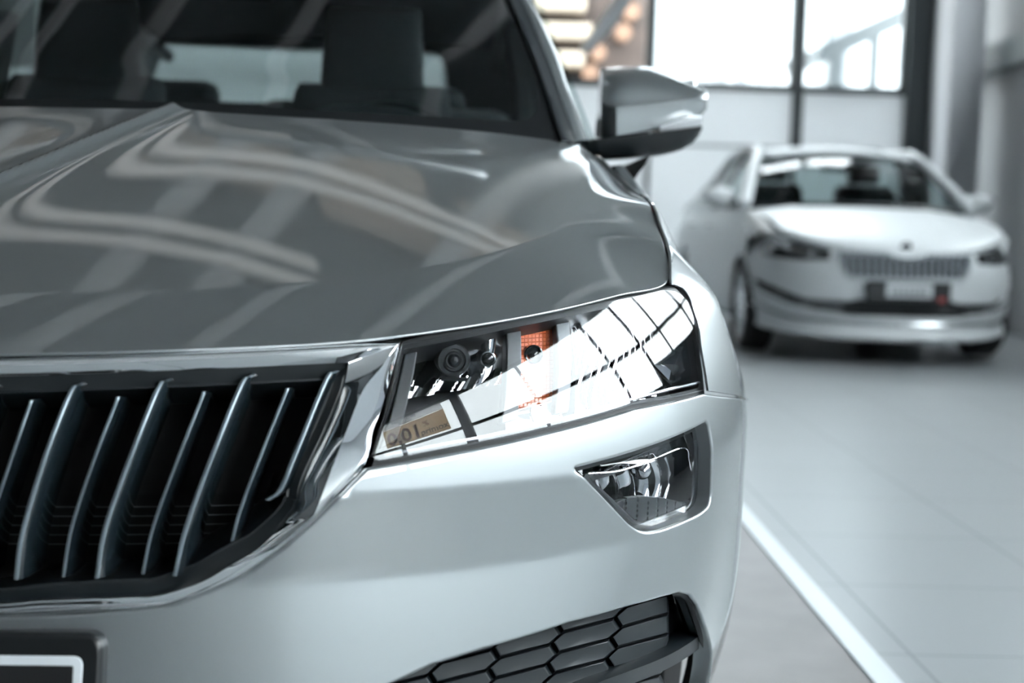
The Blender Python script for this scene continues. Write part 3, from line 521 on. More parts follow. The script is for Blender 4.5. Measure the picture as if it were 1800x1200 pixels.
# ---- bonnet: a crowned top inside a crease line, and a band that rolls from the crease to the shut line
_front = on(FASC, [(0, 621), (240, 616), (480, 607), (600, 600), (700, 590), (800, 576), (900, 560), (1000, 540), (1090, 518), (1172, 497)], BOX)
_front3 = FASC(np.array([p[0] for p in _front]), np.array([p[1] for p in _front]))
_c0 = [np.array([0, _front3[0][1] - .008, _front3[0][2] - .003])] + list(_front3)
_c0 += [spot(1165, 430, _c0[-1][1] + .10), spot(1151, 392, _c0[-1][1] + .20), spot(1138, 355, _c0[-1][1] + .31)]
_c0 += [spot(1112, 338, 1.02), spot(1079, 309, 1.14), spot(1046, 276, 1.26)]
_c1 = [spot(0, 516, .180), spot(250, 510, .200), spot(480, 497, .235), spot(700, 472, .305), spot(850, 445, .391), spot(960, 410, .518),
       spot(1010, 374, .66), spot(1031, 335, .82), spot(1035, 283, 1.05), spot(1030, 262, 1.17)]
_c1 = [np.array([0, _c1[0][1] - .004, _c1[0][2] - .002])] + _c1
_rr = [spot(0, 177, .985), spot(350, 200, .985), spot(600, 219, 1.03), spot(820, 235, 1.10), spot(985, 247, 1.20)]
def _arc(P, n):
    P = catmull(P, 12); L = np.concatenate([[0], np.cumsum(np.linalg.norm(np.diff(P, axis=0), axis=1))]); L /= L[-1]
    s = np.linspace(0, 1, n); Q = np.stack([np.interp(s, L, P[:, k]) for k in range(3)], 1)
    for _ in range(3): Q[1:-1] = .25 * Q[:-2] + .5 * Q[1:-1] + .25 * Q[2:]
    return Q
_nc = 161
C0, C1 = _arc(_c0, _nc), _arc(_c1, _nc)
_fit = np.array(_c1 + _rr + [p * (-1, 1, 1) for p in _c1 + _rr])
def _basis(x, y):
    return np.stack([np.ones_like(x), x ** 2, y, y ** 2, x ** 2 * y], -1)
_w = np.linalg.lstsq(_basis(_fit[:, 0], _fit[:, 1]), _fit[:, 2], rcond=None)[0]
def top_z(x, y): return _basis(np.asarray(x, float), np.asarray(y, float)) @ _w
RIDGE = (-.215, .30)                                                  # x of the spine = RIDGE[0] + RIDGE[1] * y
def spine(x, y):
    d = (x - RIDGE[0] - RIDGE[1] * y) / math.hypot(1, RIDGE[1])
    return (.0075 * np.exp(-np.abs(d) / .030) + .006 * np.exp(-(d / .012) ** 2)) * smooth((y - .22) / .25)
def REAR(s): return np.stack([.742 * s, .985 + .23 * np.abs(s) ** 2.2, 0 * s], -1)
_sg = np.linspace(0, 1, _nc)
def BONNET(s, w):
    """s across (-1..1), w from the rear edge (-1) over the crease (0) to the shut line (1)"""
    s = np.asarray(s, float); w = np.asarray(w, float); b = np.abs(s); g = np.where(s < 0, -1.0, 1.0)
    c0 = np.stack([_cub(b, _sg, C0[:, k]) for k in range(3)], -1); c1 = np.stack([_cub(b, _sg, C1[:, k]) for k in range(3)], -1)
    r = REAR(b); k = np.clip(w, 0, 1.2)[..., None]; i = np.clip(-w, 0, 1.2)[..., None]
    xy = np.where(w[..., None] >= 0, c1 + (c0 - c1) * k, c1 + (r - c1) * i)
    X = xy[..., 0] * g; Y = xy[..., 1]
    D = top_z(c0[..., 0], c0[..., 1]) - c0[..., 2]
    q = np.clip(w, 0, 1.2); q = np.sqrt(q * q + .0009) - .03
    z = top_z(X, Y) - D * (.62 * q + .38 * q ** 2)
    return np.stack([X, Y, z + spine(X, Y) * smooth(1 - w)], -1)
# ---- wing: from the bonnet's shut line over the shoulder to the flank
_gap = [np.array(p) for p in C0[np.linspace(np.argmin(np.linalg.norm(C0 - _front3[-1], axis=1)), _nc - 1, 9).astype(int)]]
_gap = [_gap[0] + (_gap[0] - _gap[1]) * .9] + _gap + [_gap[-1] + (-.012, .20, .008)]
_gapc = catmull(_gap, 60)
def _a_of_y(y): return np.interp(y, np.concatenate([_gy, [3.0]]), np.concatenate([_ag, [A_END + 3.0 - A_NOSE]]))
def SEAM(y):
    y = np.asarray(y, float)                                             # lower edge of the wing: the bumper seam, then the wheel arch
    return np.where(y < .865, .709 - .154 * (y - .47), .335 + np.sqrt(np.maximum(.385 ** 2 - (y - 1.10) ** 2, .03)))
def WING(y, q):
    y = np.asarray(y, float); q = np.asarray(q, float)
    yy = _gapc[:, 1]; G = np.stack([np.interp(y, yy, _gapc[:, 0]) + .004, y, np.interp(y, yy, _gapc[:, 2])], -1)
    a = _a_of_y(y); E = FASC(a, SEAM(y)); E2 = FASC(a, SEAM(y) + .06)
    T = E2 - E; T /= np.linalg.norm(T, axis=-1)[..., None]
    span = np.maximum(E[..., 0] - G[..., 0], .02)[..., None]; h = (G[..., 2] - E[..., 2])[..., None]
    P1 = G + np.concatenate([span * .10, 0 * span, -h * .35], -1); P2 = E + T * h * .20
    t = q[..., None]
    B = (1 - t) ** 3 * G + 3 * t * (1 - t) ** 2 * P1 + 3 * t * t * (1 - t) * P2 + t ** 3 * E
    k = ((1 - smooth((y - .62) / .30)) * smooth(q / .4))[..., None]                       # towards the lamp the wing runs on from the nose
    B = B + (FASC(a, B[..., 2]) - B) * k
    j = smooth((y - 1.10) / .20) * smooth(q / .25)                       # and ends level with the door
    B[..., 0] += (FLANK(y, B[..., 2])[..., 0] - B[..., 0]) * j
    return B
# ---- flank behind the front wheel, tumbling in above the belt
def FLANK(y, z):
    y = np.asarray(y, float); z = np.asarray(z, float)
    x = W_BODY - .012 - .02 * ((z - .62) / .35) ** 2 - soft(z - .80, .03) * .46 - soft(z - .98, .012) * .42 - .05 * smooth((y - 3.4) / 1.0) - .02 * smooth((.36 - z) / .2)
    return np.stack([x, y, z], -1)
# ------------------------------------------------------------------ the silver car
def suv():
    suv = empty('car', tuple(CAR))
    tag(suv, 'large silver car filling the front of the picture, with black slatted grille', 'car')
    P = MAT['paint']
    # bonnet
    bd = Build()
    sw = np.concatenate([np.linspace(-1, -.88, 7)[:-1], np.linspace(-.88, .88, 340), np.linspace(.88, 1, 14)[1:]])
    ww = np.concatenate([np.linspace(-1, -.04, 70), np.linspace(-.03, .06, 16), np.linspace(.08, 1, 50)])
    SS, WW = np.meshgrid(sw, ww, indexing='ij')
    G = BONNET(SS.ravel(), WW.ravel()); N = normals(BONNET, SS.ravel(), WW.ravel(), 1.0, 1e-3)
    N *= np.sign(N[:, 2:3]); ns, nw = SS.shape
    G, N = G.reshape(ns, nw, 3), N.reshape(ns, nw, 3)
    rows, rn = [], []                                                # the hem: rolled down along the front and side shut line
    E, EN = G[:, -1], N[:, -1]; O = E - G[:, -2]; O /= np.linalg.norm(O, axis=1)[:, None]
    for k in range(1, 9):
        t = k / 8 * PI * .85; r = .0016
        rows.append(E + O * r * math.sin(t) - EN * r * (1 - math.cos(t))); rn.append(O * math.sin(t) + EN * math.cos(t))
    rows.append(rows[-1] - EN * .012 - O * .016); rn.append(rn[-1])
    G = np.concatenate([G, np.stack(rows, 1)], 1); N = np.concatenate([N, np.stack(rn, 1)], 1)
    bd.grid(G, N=N); bd.make('bonnet', P, suv)

    # front bumper, one skin with openings for the fog lamp and the lower grille
    top_edge = on(FASC, [(645, 822), (760, 802), (860, 783), (972, 757), (1115, 717), (1237, 690)], BOX)
    seam = on(FASC, [(1262, 694), (1290, 700), (1308, 704)], BOX)
    gr_edge = on(FASC, [(0, 1083), (133, 1079), (230, 1071), (300, 1062), (378, 1034), (448, 999), (500, 960), (545, 920), (562, 905), (600, 865)], BOX)
    z0 = gr_edge[0][1]
    aw = lambda y: float(_a_of_y(y))
    arch = [(aw(1.10 - .385 * math.cos(t)), .335 + .40 * math.sin(t)) for t in np.linspace(.914, .1, 9)]
    out = [(0, z0)] + gr_edge + top_edge + seam + arch + [(aw(.72), .24), (.9, .215), (.6, .20), (0, .20)]
    fog_px = [(1010, 823), (1245, 740), (1251, 884), (1235, 901), (1155, 933), (1129, 935), (1108, 922)]
    fog = rounded(on(FASC, fog_px, BOX), [.004, .006, .02, .02, .02, .02, .01])
    low_px = [(640, 1222), (698, 1198), (758, 1170), (851, 1141), (1000, 1095), (1100, 1067), (1164, 1050), (1195, 1042), (1213, 1046), (1227, 1064), (1240, 1100),
              (1252, 1150), (1263, 1199), (1272, 1270)]
    low = on(FASC, low_px, (-.35, 1.10, .28, .6))
    low = list(low) + [(low[-1][0] - .02, .262), (.42, .255), (.33, .31)]
    bd = Build()
    other = lambda pts: [(-p[0], p[1]) for p in pts[::-1]]
    skin(bd, FASC, [tuple(p) for p in out] + [p for p in other(out) if p[0] < -1e-6], [fog, low, other(fog), other(low)], step=.0105, edge=.004, depth=.022, keep=True)
    bd.make('front_bumper', P, suv)

    # wings
    wing_front = on(WING, [(1176, 499), (1186, 502), (1199, 509), (1210, 526), (1221, 560), (1230, 612), (1238, 660), (1242, 688)], (.42, .62, 0, 1))
    wing_front[0] = (wing_front[0][0], 0.0); wing_front[-1] = (wing_front[-1][0], 1.0)
    archw = [(1.10 - .385 * math.cos(t), .335 + .40 * math.sin(t)) for t in np.linspace(1.98, PI - .1, 12)]
    wf = [(1.30, 0.0)] + [tuple(p) for p in catmull(wing_front, 4)] + [(1.30, 1.0)]
    fl = [(archw[0][0], archw[0][1])] + archw[1:] + [(1.30, .25), (1.30, .699), (archw[0][0], .699)]
    for s in (1, -1):
        m = np.array([s, 1, 1])
        bd = Build(); skin(bd, (lambda y, q: WING(y, q) * m), wf, step=.012, edge=.0015, depth=.002, flip=float(s)); wg = bd.make('front_wing', P, suv)
        bd = Build(); skin(bd, (lambda y, z: FLANK(y, z) * m), fl, step=.03, flip=float(s), edge=.003, depth=.01); bd.make('wing_foot', P, wg)
    # doors and rear quarter, the far ends of the flank
    for y0, y1, nm, hd in ((1.31, 2.32, 'front_door', 1), (2.33, 3.20, 'rear_door', 1), (3.21, 4.32, 'rear_quarter', 0)):
        belt = lambda y: 1.02 + .02 * (y - 1.3)
        o = [(y0, .27), (y1, .27), (y1, belt(y1)), (y0, belt(y0))]
        if nm == 'rear_quarter':
            cy = 3.508; ar = [(cy - .40 * math.cos(t), .335 + .40 * math.sin(t)) for t in np.linspace(.0, PI, 14)]
            o = [(y0, .27)] if ar[0][0] > y0 else [(y0, .52)]
            o += [p for p in ar if p[0] > y0] + [(cy + .42, .30), (4.30, .36), (4.34, .7), (4.28, belt(4.3)), (y0, belt(y0))]
        for s in (1, -1):
            S = (lambda y, z: FLANK(y, z)) if s > 0 else (lambda y, z: FLANK(y, z) * (-1, 1, 1))
            b = Build(); skin(b, S, o, step=.05, edge=.003, depth=.012, flip=float(s))
            d = b.make(nm, P, suv)
            if hd:
                h = Build(); h.tube([(s * (W_BODY - .10), y1 - .22, .90), (s * (W_BODY - .045), y1 - .20, .905), (s * (W_BODY - .045), y1 - .08, .907), (s * (W_BODY - .10), y1 - .06, .905)], .014)
                h.make('door_handle', P, d)
    # sills
    for s in (1, -1):
        b = Build(); b.box((s * (W_BODY - .16), 1.26, .20), (s * (W_BODY - .012), 3.1, .28)); b.make('sill', MAT['black'], suv, bevel=.02)
    # roof, pillars, tail
    def glasshouse(y, t):
        """section of the cabin from the belt (t=0) over the pillars to the middle of the roof (t=1)"""
        return None
    roof_half = [(.640, 1.79, 1.492), (.655, 2.3, 1.565), (.650, 3.0, 1.595), (.62, 3.7, 1.585), (.58, 4.10, 1.55)]
    rp = catmull(roof_half, 8)
    G = np.array([[(s * x, y - (.10 * (1 - s * s) if i < 8 else 0) * (1 - i / 8), z + .045 * (1 - s * s)) for s in np.linspace(-1, 1, 25)] for i, (x, y, z) in enumerate(rp)])
    b = Build(); b.grid(G); rf = b.make('roof', P, suv); sol = rf.modifiers.new('sheet', 'SOLIDIFY'); sol.thickness = .03; sol.offset = 1 if False else -1
    for s in (1, -1):
        b = Build(); b.tube([(s * (x - .02), y, z + .015 + (.03 if 3 < i < len(rp) - 4 else .0)) for i, (x, y, z) in enumerate(rp)], .013); b.make('roof_rail', MAT['satin'], suv)
    # A pillars: painted strip outside, black trim beside the glass
    pil_o = [spot(1037, 252, 1.33), spot(1020, 206, 1.375), spot(998, 150, 1.46), spot(982, 100, 1.55), spot(952, 37, 1.66), spot(928, 0, 1.74)]
    pil_m = [spot(1013, 250, 1.24), spot(998, 206, 1.30), spot(981, 160, 1.37), spot(962, 105, 1.46), spot(938, 45, 1.57), spot(916, -2, 1.67)]
    pil_i = [spot(986, 248, 1.20), spot(972, 206, 1.265), spot(957, 160, 1.34), spot(937, 105, 1.43), spot(912, 45, 1.54), spot(893, -2, 1.64)]
    glass_e = [spot(979, 247, 1.20), spot(964, 206, 1.262), spot(949, 160, 1.335), spot(929, 105, 1.425), spot(905, 45, 1.535), spot(887, -2, 1.63)]
    def up(c, e): return c + [c[-1] + (c[-1] - c[-2]) * k for k in (.8, 1.3)] if e else c
    pil_o, pil_m, pil_i = [np.array(up(c, 1)) for c in (pil_o, pil_m, pil_i)]
    for s in (1, -1):
        m = np.array([s, 1, 1])
        b = Build(); oo, mm, ii = [catmull(c, 5) for c in (pil_o, pil_m, pil_i)]
        rows = []
        for k in range(len(oo)):
            o_, m_ = oo[k], mm[k]; q = [m_ + (0, .05, -.03), m_]
            for t in np.linspace(.15, 1, 7): q.append(m_ + (o_ - m_) * t + np.array([.25, -.8, .5]) * .012 * math.sin(PI * t))
            q.append(o_ + (-.01, .06, 0)); rows.append(q)
        b.grid(np.array(rows) * m); b.make('pillar', P, suv)
        b = Build(); rows = [[ii[k] + (0, .02, -.015), ii[k] + (.2 * .006, -.004, .004), ii[k] + (mm[k] - ii[k]) * .12 + (0, -.006, .005), ii[k] + (mm[k] - ii[k]) * .5 + (0, -.003, .002), mm[k] + (0, .003, -.001), mm[k] + (0, .03, -.02)] for k in range(len(ii))]
        b.grid(np.array(rows) * m); b.make('pillar_trim', MAT['black'], suv)
        # side windows and their black frames
        b = Build()
        b.grid(np.array([[(s * (.795 + .035 * min(1, (y - 1.4) / .9)), y, 1.045 + .02 * (y - 1.3)), (s * (.645 - .02 * max(0, y - 3)), max(y, 1.9) + (.0 if y > 1.9 else 0), 1.50 - .05 * max(0, y - 3.2))] for y in (1.42, 1.9, 2.30, 2.36, 3.18, 3.25, 3.7)]))
        b.make('side_window', MAT['car_glass'], suv)
        b = Build()
        for ya, yb in ((2.27, 2.39), (3.14, 3.24), (3.66, 4.1)):
            b.obox((s * .735, (ya + yb) / 2, 1.285), (s * -.09, 0, .235), (0, (yb - ya) / 2, 0), (s * .012, 0, .006))
        b.tube([(s * .60, 1.85, 1.47), (s * .63, 2.3, 1.52), (s * .63, 3.0, 1.54), (s * .60, 4.0, 1.47)], .025)
        b.make('window_frame', MAT['black'], suv)
    # windscreen: one sheet whose printed black border is part of it
    ge = np.array(up(glass_e, 1)); ge = catmull(ge, 5); ge_t = np.linspace(0, 1, len(ge))
    def SCREEN(s, t):
        s = np.asarray(s, float); t = np.asarray(t, float)
        e = np.stack([np.interp(t, ge_t, ge[:, k]) for k in range(3)], -1)
        x = e[..., 0] * s; y = e[..., 1] - (.215 - .03 * t) * (1 - np.abs(s) ** 2.2); z = e[..., 2] + (.002 + .006 * t) * (1 - s * s)
        return np.stack([x, y, z], -1)
    def sheet(S, s0, s1, t0, t1, nm, mt, par, n=(41, 31)):
        a, c = np.meshgrid(np.linspace(s0, s1, n[0]), np.linspace(t0, t1, n[1]), indexing='ij')
        b = Build(); b.grid(S(a.ravel(), c.ravel()).reshape(*a.shape, 3)); return b.make(nm, mt, par)
    clear = on(SCREEN, [(60, 167), (300, 179), (600, 196), (800, 207), (900, 212)], (-.9, 1.0, -.05, .9)) + on(SCREEN, [(929, 211), (944, 195), (946, 165), (936, 120), (912, 60), (885, 0)], (-.2, 1.0, -.05, .9))
    tt = clear[0][1]
    cl = [(0, tt)] + [p for p in clear if p[0] > .02] + [(.945, .97), (0, .97)]
    cl = [(-p[0], p[1]) for p in cl[::-1] if p[0] > 0] + cl[1:-1]
    fr = [(-1.03, -.01), (1.03, -.01), (1.03, 1), (-1.03, 1)]
    b = Build(); skin(b, SCREEN, cl, step=.03, rim=False, flip=1.0); ws = b.make('windscreen', MAT['car_glass'], suv)
    b = Build(); skin(b, SCREEN, fr, [cl], step=.03, rim=False); b.make('screen_border', MAT['frit'], ws)
    b = Build()
    for i in range(24):
        s0, s1 = -1 + i / 12, -1 + (i + 1) / 12
        p, q = REAR(np.array([s0, s1]))
        b.obox(((p + q) / 2) + (0, .02, 1.015), ((q - p) / 2) * 1.02, (0, .05, .0), (0, 0, .012))
    b.make('scuttle', MAT['black'], suv)
    # tail: hatch with its window
    def TAIL(x, z):
        x = np.asarray(x, float); z = np.asarray(z, float)
        return np.stack([x, 4.33 - .12 * (x / .9) ** 2 - .02 - soft(z - .98, .03) * .55 - soft(.5 - z, .03) * .3, z], -1)
    hw = rounded([(-.72, 1.12), (.45, 1.12), (.41, 1.515), (-.66, 1.515)], .06)
    b = Build(); skin(b, TAIL, rounded([(-.86, .30), (.86, .30), (.84, 1.0), (.66, 1.57), (-.72, 1.57), (-.84, 1.0)], .05), [hw], step=.05, flip=-1.0)
    ht = b.make('tailgate', P, suv)
    b = Build(); skin(b, TAIL, hw, step=.06, rim=False, flip=-1.0, off=.004); b.make('rear_window', MAT['car_glass'], ht)
    for s in (1, -1):
        b = Build(); b.box((s * .58, 4.16, .82), (s * .85, 4.27, .98)); b.make('tail_lamp', mat('tail_red', (.25, .01, .01), .2, 0, .8) if s > 0 else bpy.data.materials['tail_red'], suv, bevel=.02)
    # wheels
    for x, y in ((.79, 1.1), (-.79, 1.1), (.79, 3.508), (-.79, 3.508)):
        s = 1 if x > 0 else -1
        b = Build(); b.lathe((x - s * .11, y, .335), (s, 0, 0), [(0, .20), (.0, .30), (.03, .33), (.19, .33), (.22, .30), (.215, .23)], 40, cap=False)
        w = b.make('wheel', MAT['rubber'], suv)
        b = Build(); b.lathe((x - s * .08, y, .335), (s, 0, 0), [(.17, .235), (.15, .22), (.06, .20), (.02, .03)], 40, cap=False)
        for k in range(10):
            t = k * PI / 5; c = np.array([x + s * .07, y + .12 * math.cos(t), .335 + .12 * math.sin(t)])
            b.obox(c, (.012, 0, 0), np.array([0, math.cos(t), math.sin(t)]) * .11, np.array([0, -math.sin(t), math.cos(t)]) * .015)
        b.lathe((x + s * .05, y, .335), (s, 0, 0), [(0, .04), (.035, .035)], 20)
        b.make('rim', MAT['satin'], w)
    # underbody and bay, so that no daylight shows through the grille
    b = Build(); b.box((-.74, .42, .18), (.74, 4.15, .30)); b.make('underbody', MAT['void'], suv)
    b = Build(); b.box((-.66, .30, .28), (.66, .34, .72)); b.make('radiator_panel', MAT['void'], suv)
    return suv
# ------------------------------------------------------------------ what sits in the nose of the silver car
GB = (-.35, 1.5, .10, .98)
def plant(S, ab):
    ab = np.array(ab, float).reshape(-1, 2); return S(ab[:, 0], ab[:, 1])
def grille(suv):
    I = [(-235, 668), (0, 661), (160, 656), (320, 650), (480, 643), (570, 639), (613, 637), (607, 670), (599, 696), (570, 765), (536, 839), (521, 890), (500, 920), (455, 963), (400, 997), (352, 1024), (278, 1047), (222, 1050), (78, 1056), (0, 1062), (-235, 1072)]
    R = [(-235, 650), (0, 642), (160, 637), (320, 631), (490, 622), (620, 613), (697, 607), (668, 648), (637, 688), (610, 755), (583, 824), (566, 870), (552, 905), (500, 950), (440, 990), (385, 1022), (300, 1055), (222, 1061), (78, 1065), (0, 1071), (-235, 1081)]
    O = [(-235, 634), (0, 627), (160, 623), (320, 617), (490, 609), (620, 602), (705, 599), (692, 650), (675, 705), (655, 765), (640, 818), (600, 864), (562, 906), (505, 956), (448, 999), (390, 1030), (300, 1062), (225, 1071), (100, 1079), (0, 1083), (-235, 1092)]
    dI = [-.006] * 7 + [-.010] * 6 + [-.004] + [.004] * 7
    dR = [.004] * 6 + [.002] + [.010, .015, .018, .017, .015, .012] + [.006] * 1 + [.002] * 2 + [.0] * 5
    dO = [-.004] * 6 + [-.005] + [-.006, -.006, -.006, -.006, -.006, -.006] + [-.004] * 8
    def line(px, d):
        out = []
        ab, P = [], []
        for p, k in zip(px, d):
            S = offs(FASC, k * SIGN(), 1.0); q = on(S, [p], GB); ab += q; P.append(plant(S, q)[0])
        P = np.array(P)
        segs = [catmull(P[0:7], 10)[:-1], catmull(P[6:13], 10)[:-1], catmull(P[12:], 10)]
        return np.concatenate(segs), np.array(ab)
    LI, aI = line(I, dI); LR, _ = line(R, dR); LO, _ = line(O, dO)
    LR[:, 0] = np.where(np.abs(LR[:, 0]) < .012, 0, LR[:, 0])
    fr = empty('grille'); fr.parent = suv
    b = Build()
    back = np.array([0, 1.0, 0])
    def flat_strip(A, B, n=4, bulge=0.0):
        r = [A + (B - A) * t + np.array([0, -1.0, 0]) * bulge * math.sin(PI * t) for t in np.linspace(0, 1, n)]
        b.grid(np.stack(r, 0))
    flat_strip(LI + back * .03, LI, 2); flat_strip(LI, LR, 5, .0008); flat_strip(LR, LO, 6, .0025); flat_strip(LO, LO + back * .03, 2)
    b.mirror().make('chrome_surround', MAT['chrome'], fr)
    # black frame just inside the chrome
    Z = np.array([catmull(P, 10) for P in []]) if False else None
    c = np.array([[0.0], [0.0]]); ab = np.concatenate([catmull(aI[0:7], 10)[:-1], catmull(aI[6:13], 10)[:-1], catmull(aI[12:], 10)])
    t = np.gradient(ab, axis=0); t /= np.linalg.norm(t, axis=1)[:, None] + 1e-9
    nrm = np.stack([t[:, 1], -t[:, 0]], 1)                            # points into the opening
    nrm = nrm / (np.linalg.norm(nrm, axis=1)[:, None] + 1e-9)
    for _ in range(6): nrm[1:-1] = .25 * nrm[:-2] + .5 * nrm[1:-1] + .25 * nrm[2:]
    b = Build(); S1, S2, S3 = (offs(FASC, -k, 1.0) for k in (.012, .020, .075))
    sgn = -1.0 if normals(FASC, np.array([.1]), np.array([.7]), 1.0)[0, 1] > 0 else 1.0
    if sgn < 0: S1, S2, S3 = (offs(FASC, k, 1.0) for k in (.012, .020, .075))
    ins = lambda k: ab + nrm * k
    rows = [LI + back * .003, plant(S1, ins(.003)), plant(S2, ins(.010)), plant(S2, ins(.012)), plant(S3, ins(.014))]
    b.grid(np.stack(rows, 0)); b.mirror().make('grille_frame', MAT['black'], fr)
    # backing with fine louvres
    S4 = offs(FASC, -.085 * sgn, 1.0)
    px = ins(.0)
    poly = [(0, px[0][1])] + [tuple(p) for p in px[3::4] if p[0] > .01] + [(0, px[-1][1])]
    b = Build(); skin(b, S4, poly, step=.02, rim=False); b.mirror().make('grille_backing', MAT['void'], fr)
    b = Build(); S5 = offs(FASC, -.078 * sgn, 1.0)
    for z in np.arange(.578, .62, .0095):
        P = S5(np.linspace(-.40, .40, 30), np.full(30, z)); b.tube(P, .0006, 5)
    b.make('radiator_louvres', MAT['grey_trim'], fr)
    # upright slats: long ones reaching forward, short fins set back between them
    M = [[(150, 671), (139, 676), (123, 690), (80, 800), (40, 933), (28, 1018)], [(305, 664), (293, 669), (277, 683), (230, 800), (185, 927), (170, 1016)],
         [(452, 655), (440, 661), (423, 677), (373, 800), (328, 923), (307, 1012)], [(597, 650), (588, 655), (573, 667), (518, 800), (493, 860), (470, 878)]]
    F = [[(55, 703), (49, 720), (22, 800), (-20, 930), (-34, 1013)], [(207, 697), (202, 712), (168, 800), (127, 923), (111, 1014)],
         [(358, 688), (353, 703), (315, 800), (270, 923), (251, 1008)], [(505, 682), (499, 698), (458, 800), (422, 897), (407, 955)]]
    mm = [[(u - 148, v + 5) for u, v in M[0]]] + M; ff = [[(u - 150, v + 5) for u, v in F[0]]] + F
    glint_m = mat('slat_glint', (.30, .35, .39), .32, .7)  # paler strip paints the highlight along each slat's front edge
    def slat(px, d, w, dep, name):
        S = offs(FASC, -d * sgn, 1.0); ab_ = on(S, px, GB); P = catmull(plant(S, ab_), 6)
        n = len(P); b = Build()
        prof = [(-w * .5, .0), (-w * .25, -.0008), (w * .25, -.0008), (w * .5, 0), (w * 1.2, .004), (w * 1.9, .014), (w * 2.1, dep), (-w * .9, dep), (-w * .8, .010)]
        taper = np.minimum(1, np.linspace(.0, 6, n) + .25) if name == 'slat' else np.ones(n)
        for sg in ((1, -1)):
            b = Build()
            G = []
            for k in range(n):
                bend = .012 * max(0, 1 - k / 7) ** 2 if name == 'slat' else 0
                G.append([P[k] * (sg, 1, 1) + np.array([sg * x, y + bend, 0]) for x, y in prof])
            b.grid(np.array(G), closed_v=True)
            for q in (0, n - 1): b.add(G[q], [tuple(range(len(prof)))])
            b.grid(np.array([[g[i] + np.array([0, -.0005, 0]) for i in (0, 1, 2, 3)] for g in G]), mi=1)
            b.make(name, [MAT['slat'], glint_m], fr, auto=.6)
    for p in mm: slat(p, .012, .0044, .062, 'slat')
    for p in ff: slat(p, .026, .0034, .048, 'fin')
    return fr
def plate(suv):
    yp = -.014
    PL = lambda x, z: np.stack([np.asarray(x, float), yp - .165 * np.maximum(0, .560 - np.asarray(z, float)) + .03 * (np.asarray(x, float) / .28) ** 2 * .3, np.asarray(z, float)], -1)
    c = on(PL, [(169, 1124), (144, 1155), (131, 1168)], (-.1, .5, .3, .7))
    def rr(p, zb, r): return rounded([(-p[0], zb), (p[0], zb), (p[0], p[1]), (-p[0], p[1])], r)
    z0 = c[0][1] - .150
    b = Build(); skin(b, PL, rr(c[0], z0, .012), step=.02, edge=.006, depth=.03); h = b.make('number_plate', MAT['holder'], suv)
    b = Build(); skin(b, PL, rr(c[1], z0 + (c[0][1] - c[1][1]), .008), [rr(c[2], z0 + (c[0][1] - c[2][1]), .003)], step=.02, edge=.0012, depth=.002, off=.0015); b.make('plate_border', MAT['plate_white'], h)
    b = Build(); skin(b, PL, rr((c[2][0] + .001, c[2][1] + .001), z0 + (c[0][1] - c[2][1]), .003), step=.03, rim=False, off=.0012); b.make('plate_face', MAT['plate_black'], h)
def SIGN():
    return -1.0 if normals(FASC, np.array([.1]), np.array([.7]), 1.0)[0, 1] > 0 else 1.0
def rib_mat():
    m = mat('amber_prism', (.62, .13, .045), .22, 0, .6)
    nt = m.node_tree; b = nt.nodes['Principled BSDF']; tc = nt.nodes.new('ShaderNodeTexCoord'); br = nt.nodes.new('ShaderNodeTexBrick')
    mp = nt.nodes.new('ShaderNodeMapping'); mp.inputs['Rotation'].default_value = (PI / 2, 0, 0)
    nt.links.new(tc.outputs['Object'], mp.inputs[0]); nt.links.new(mp.outputs[0], br.inputs['Vector'])
    br.offset = 0; br.inputs['Scale'].default_value = 1; br.inputs['Brick Width'].default_value = .0042; br.inputs['Row Height'].default_value = .0042; br.inputs['Mortar Size'].default_value = .0005
    br.inputs['Mortar Smooth'].default_value = 1
    bp = nt.nodes.new('ShaderNodeBump'); bp.inputs['Strength'].default_value = .9; bp.inputs['Distance'].default_value = .0015; bp.invert = True
    nt.links.new(br.outputs['Fac'], bp.inputs['Height']); nt.links.new(bp.outputs['Normal'], b.inputs['Normal'])
    return m
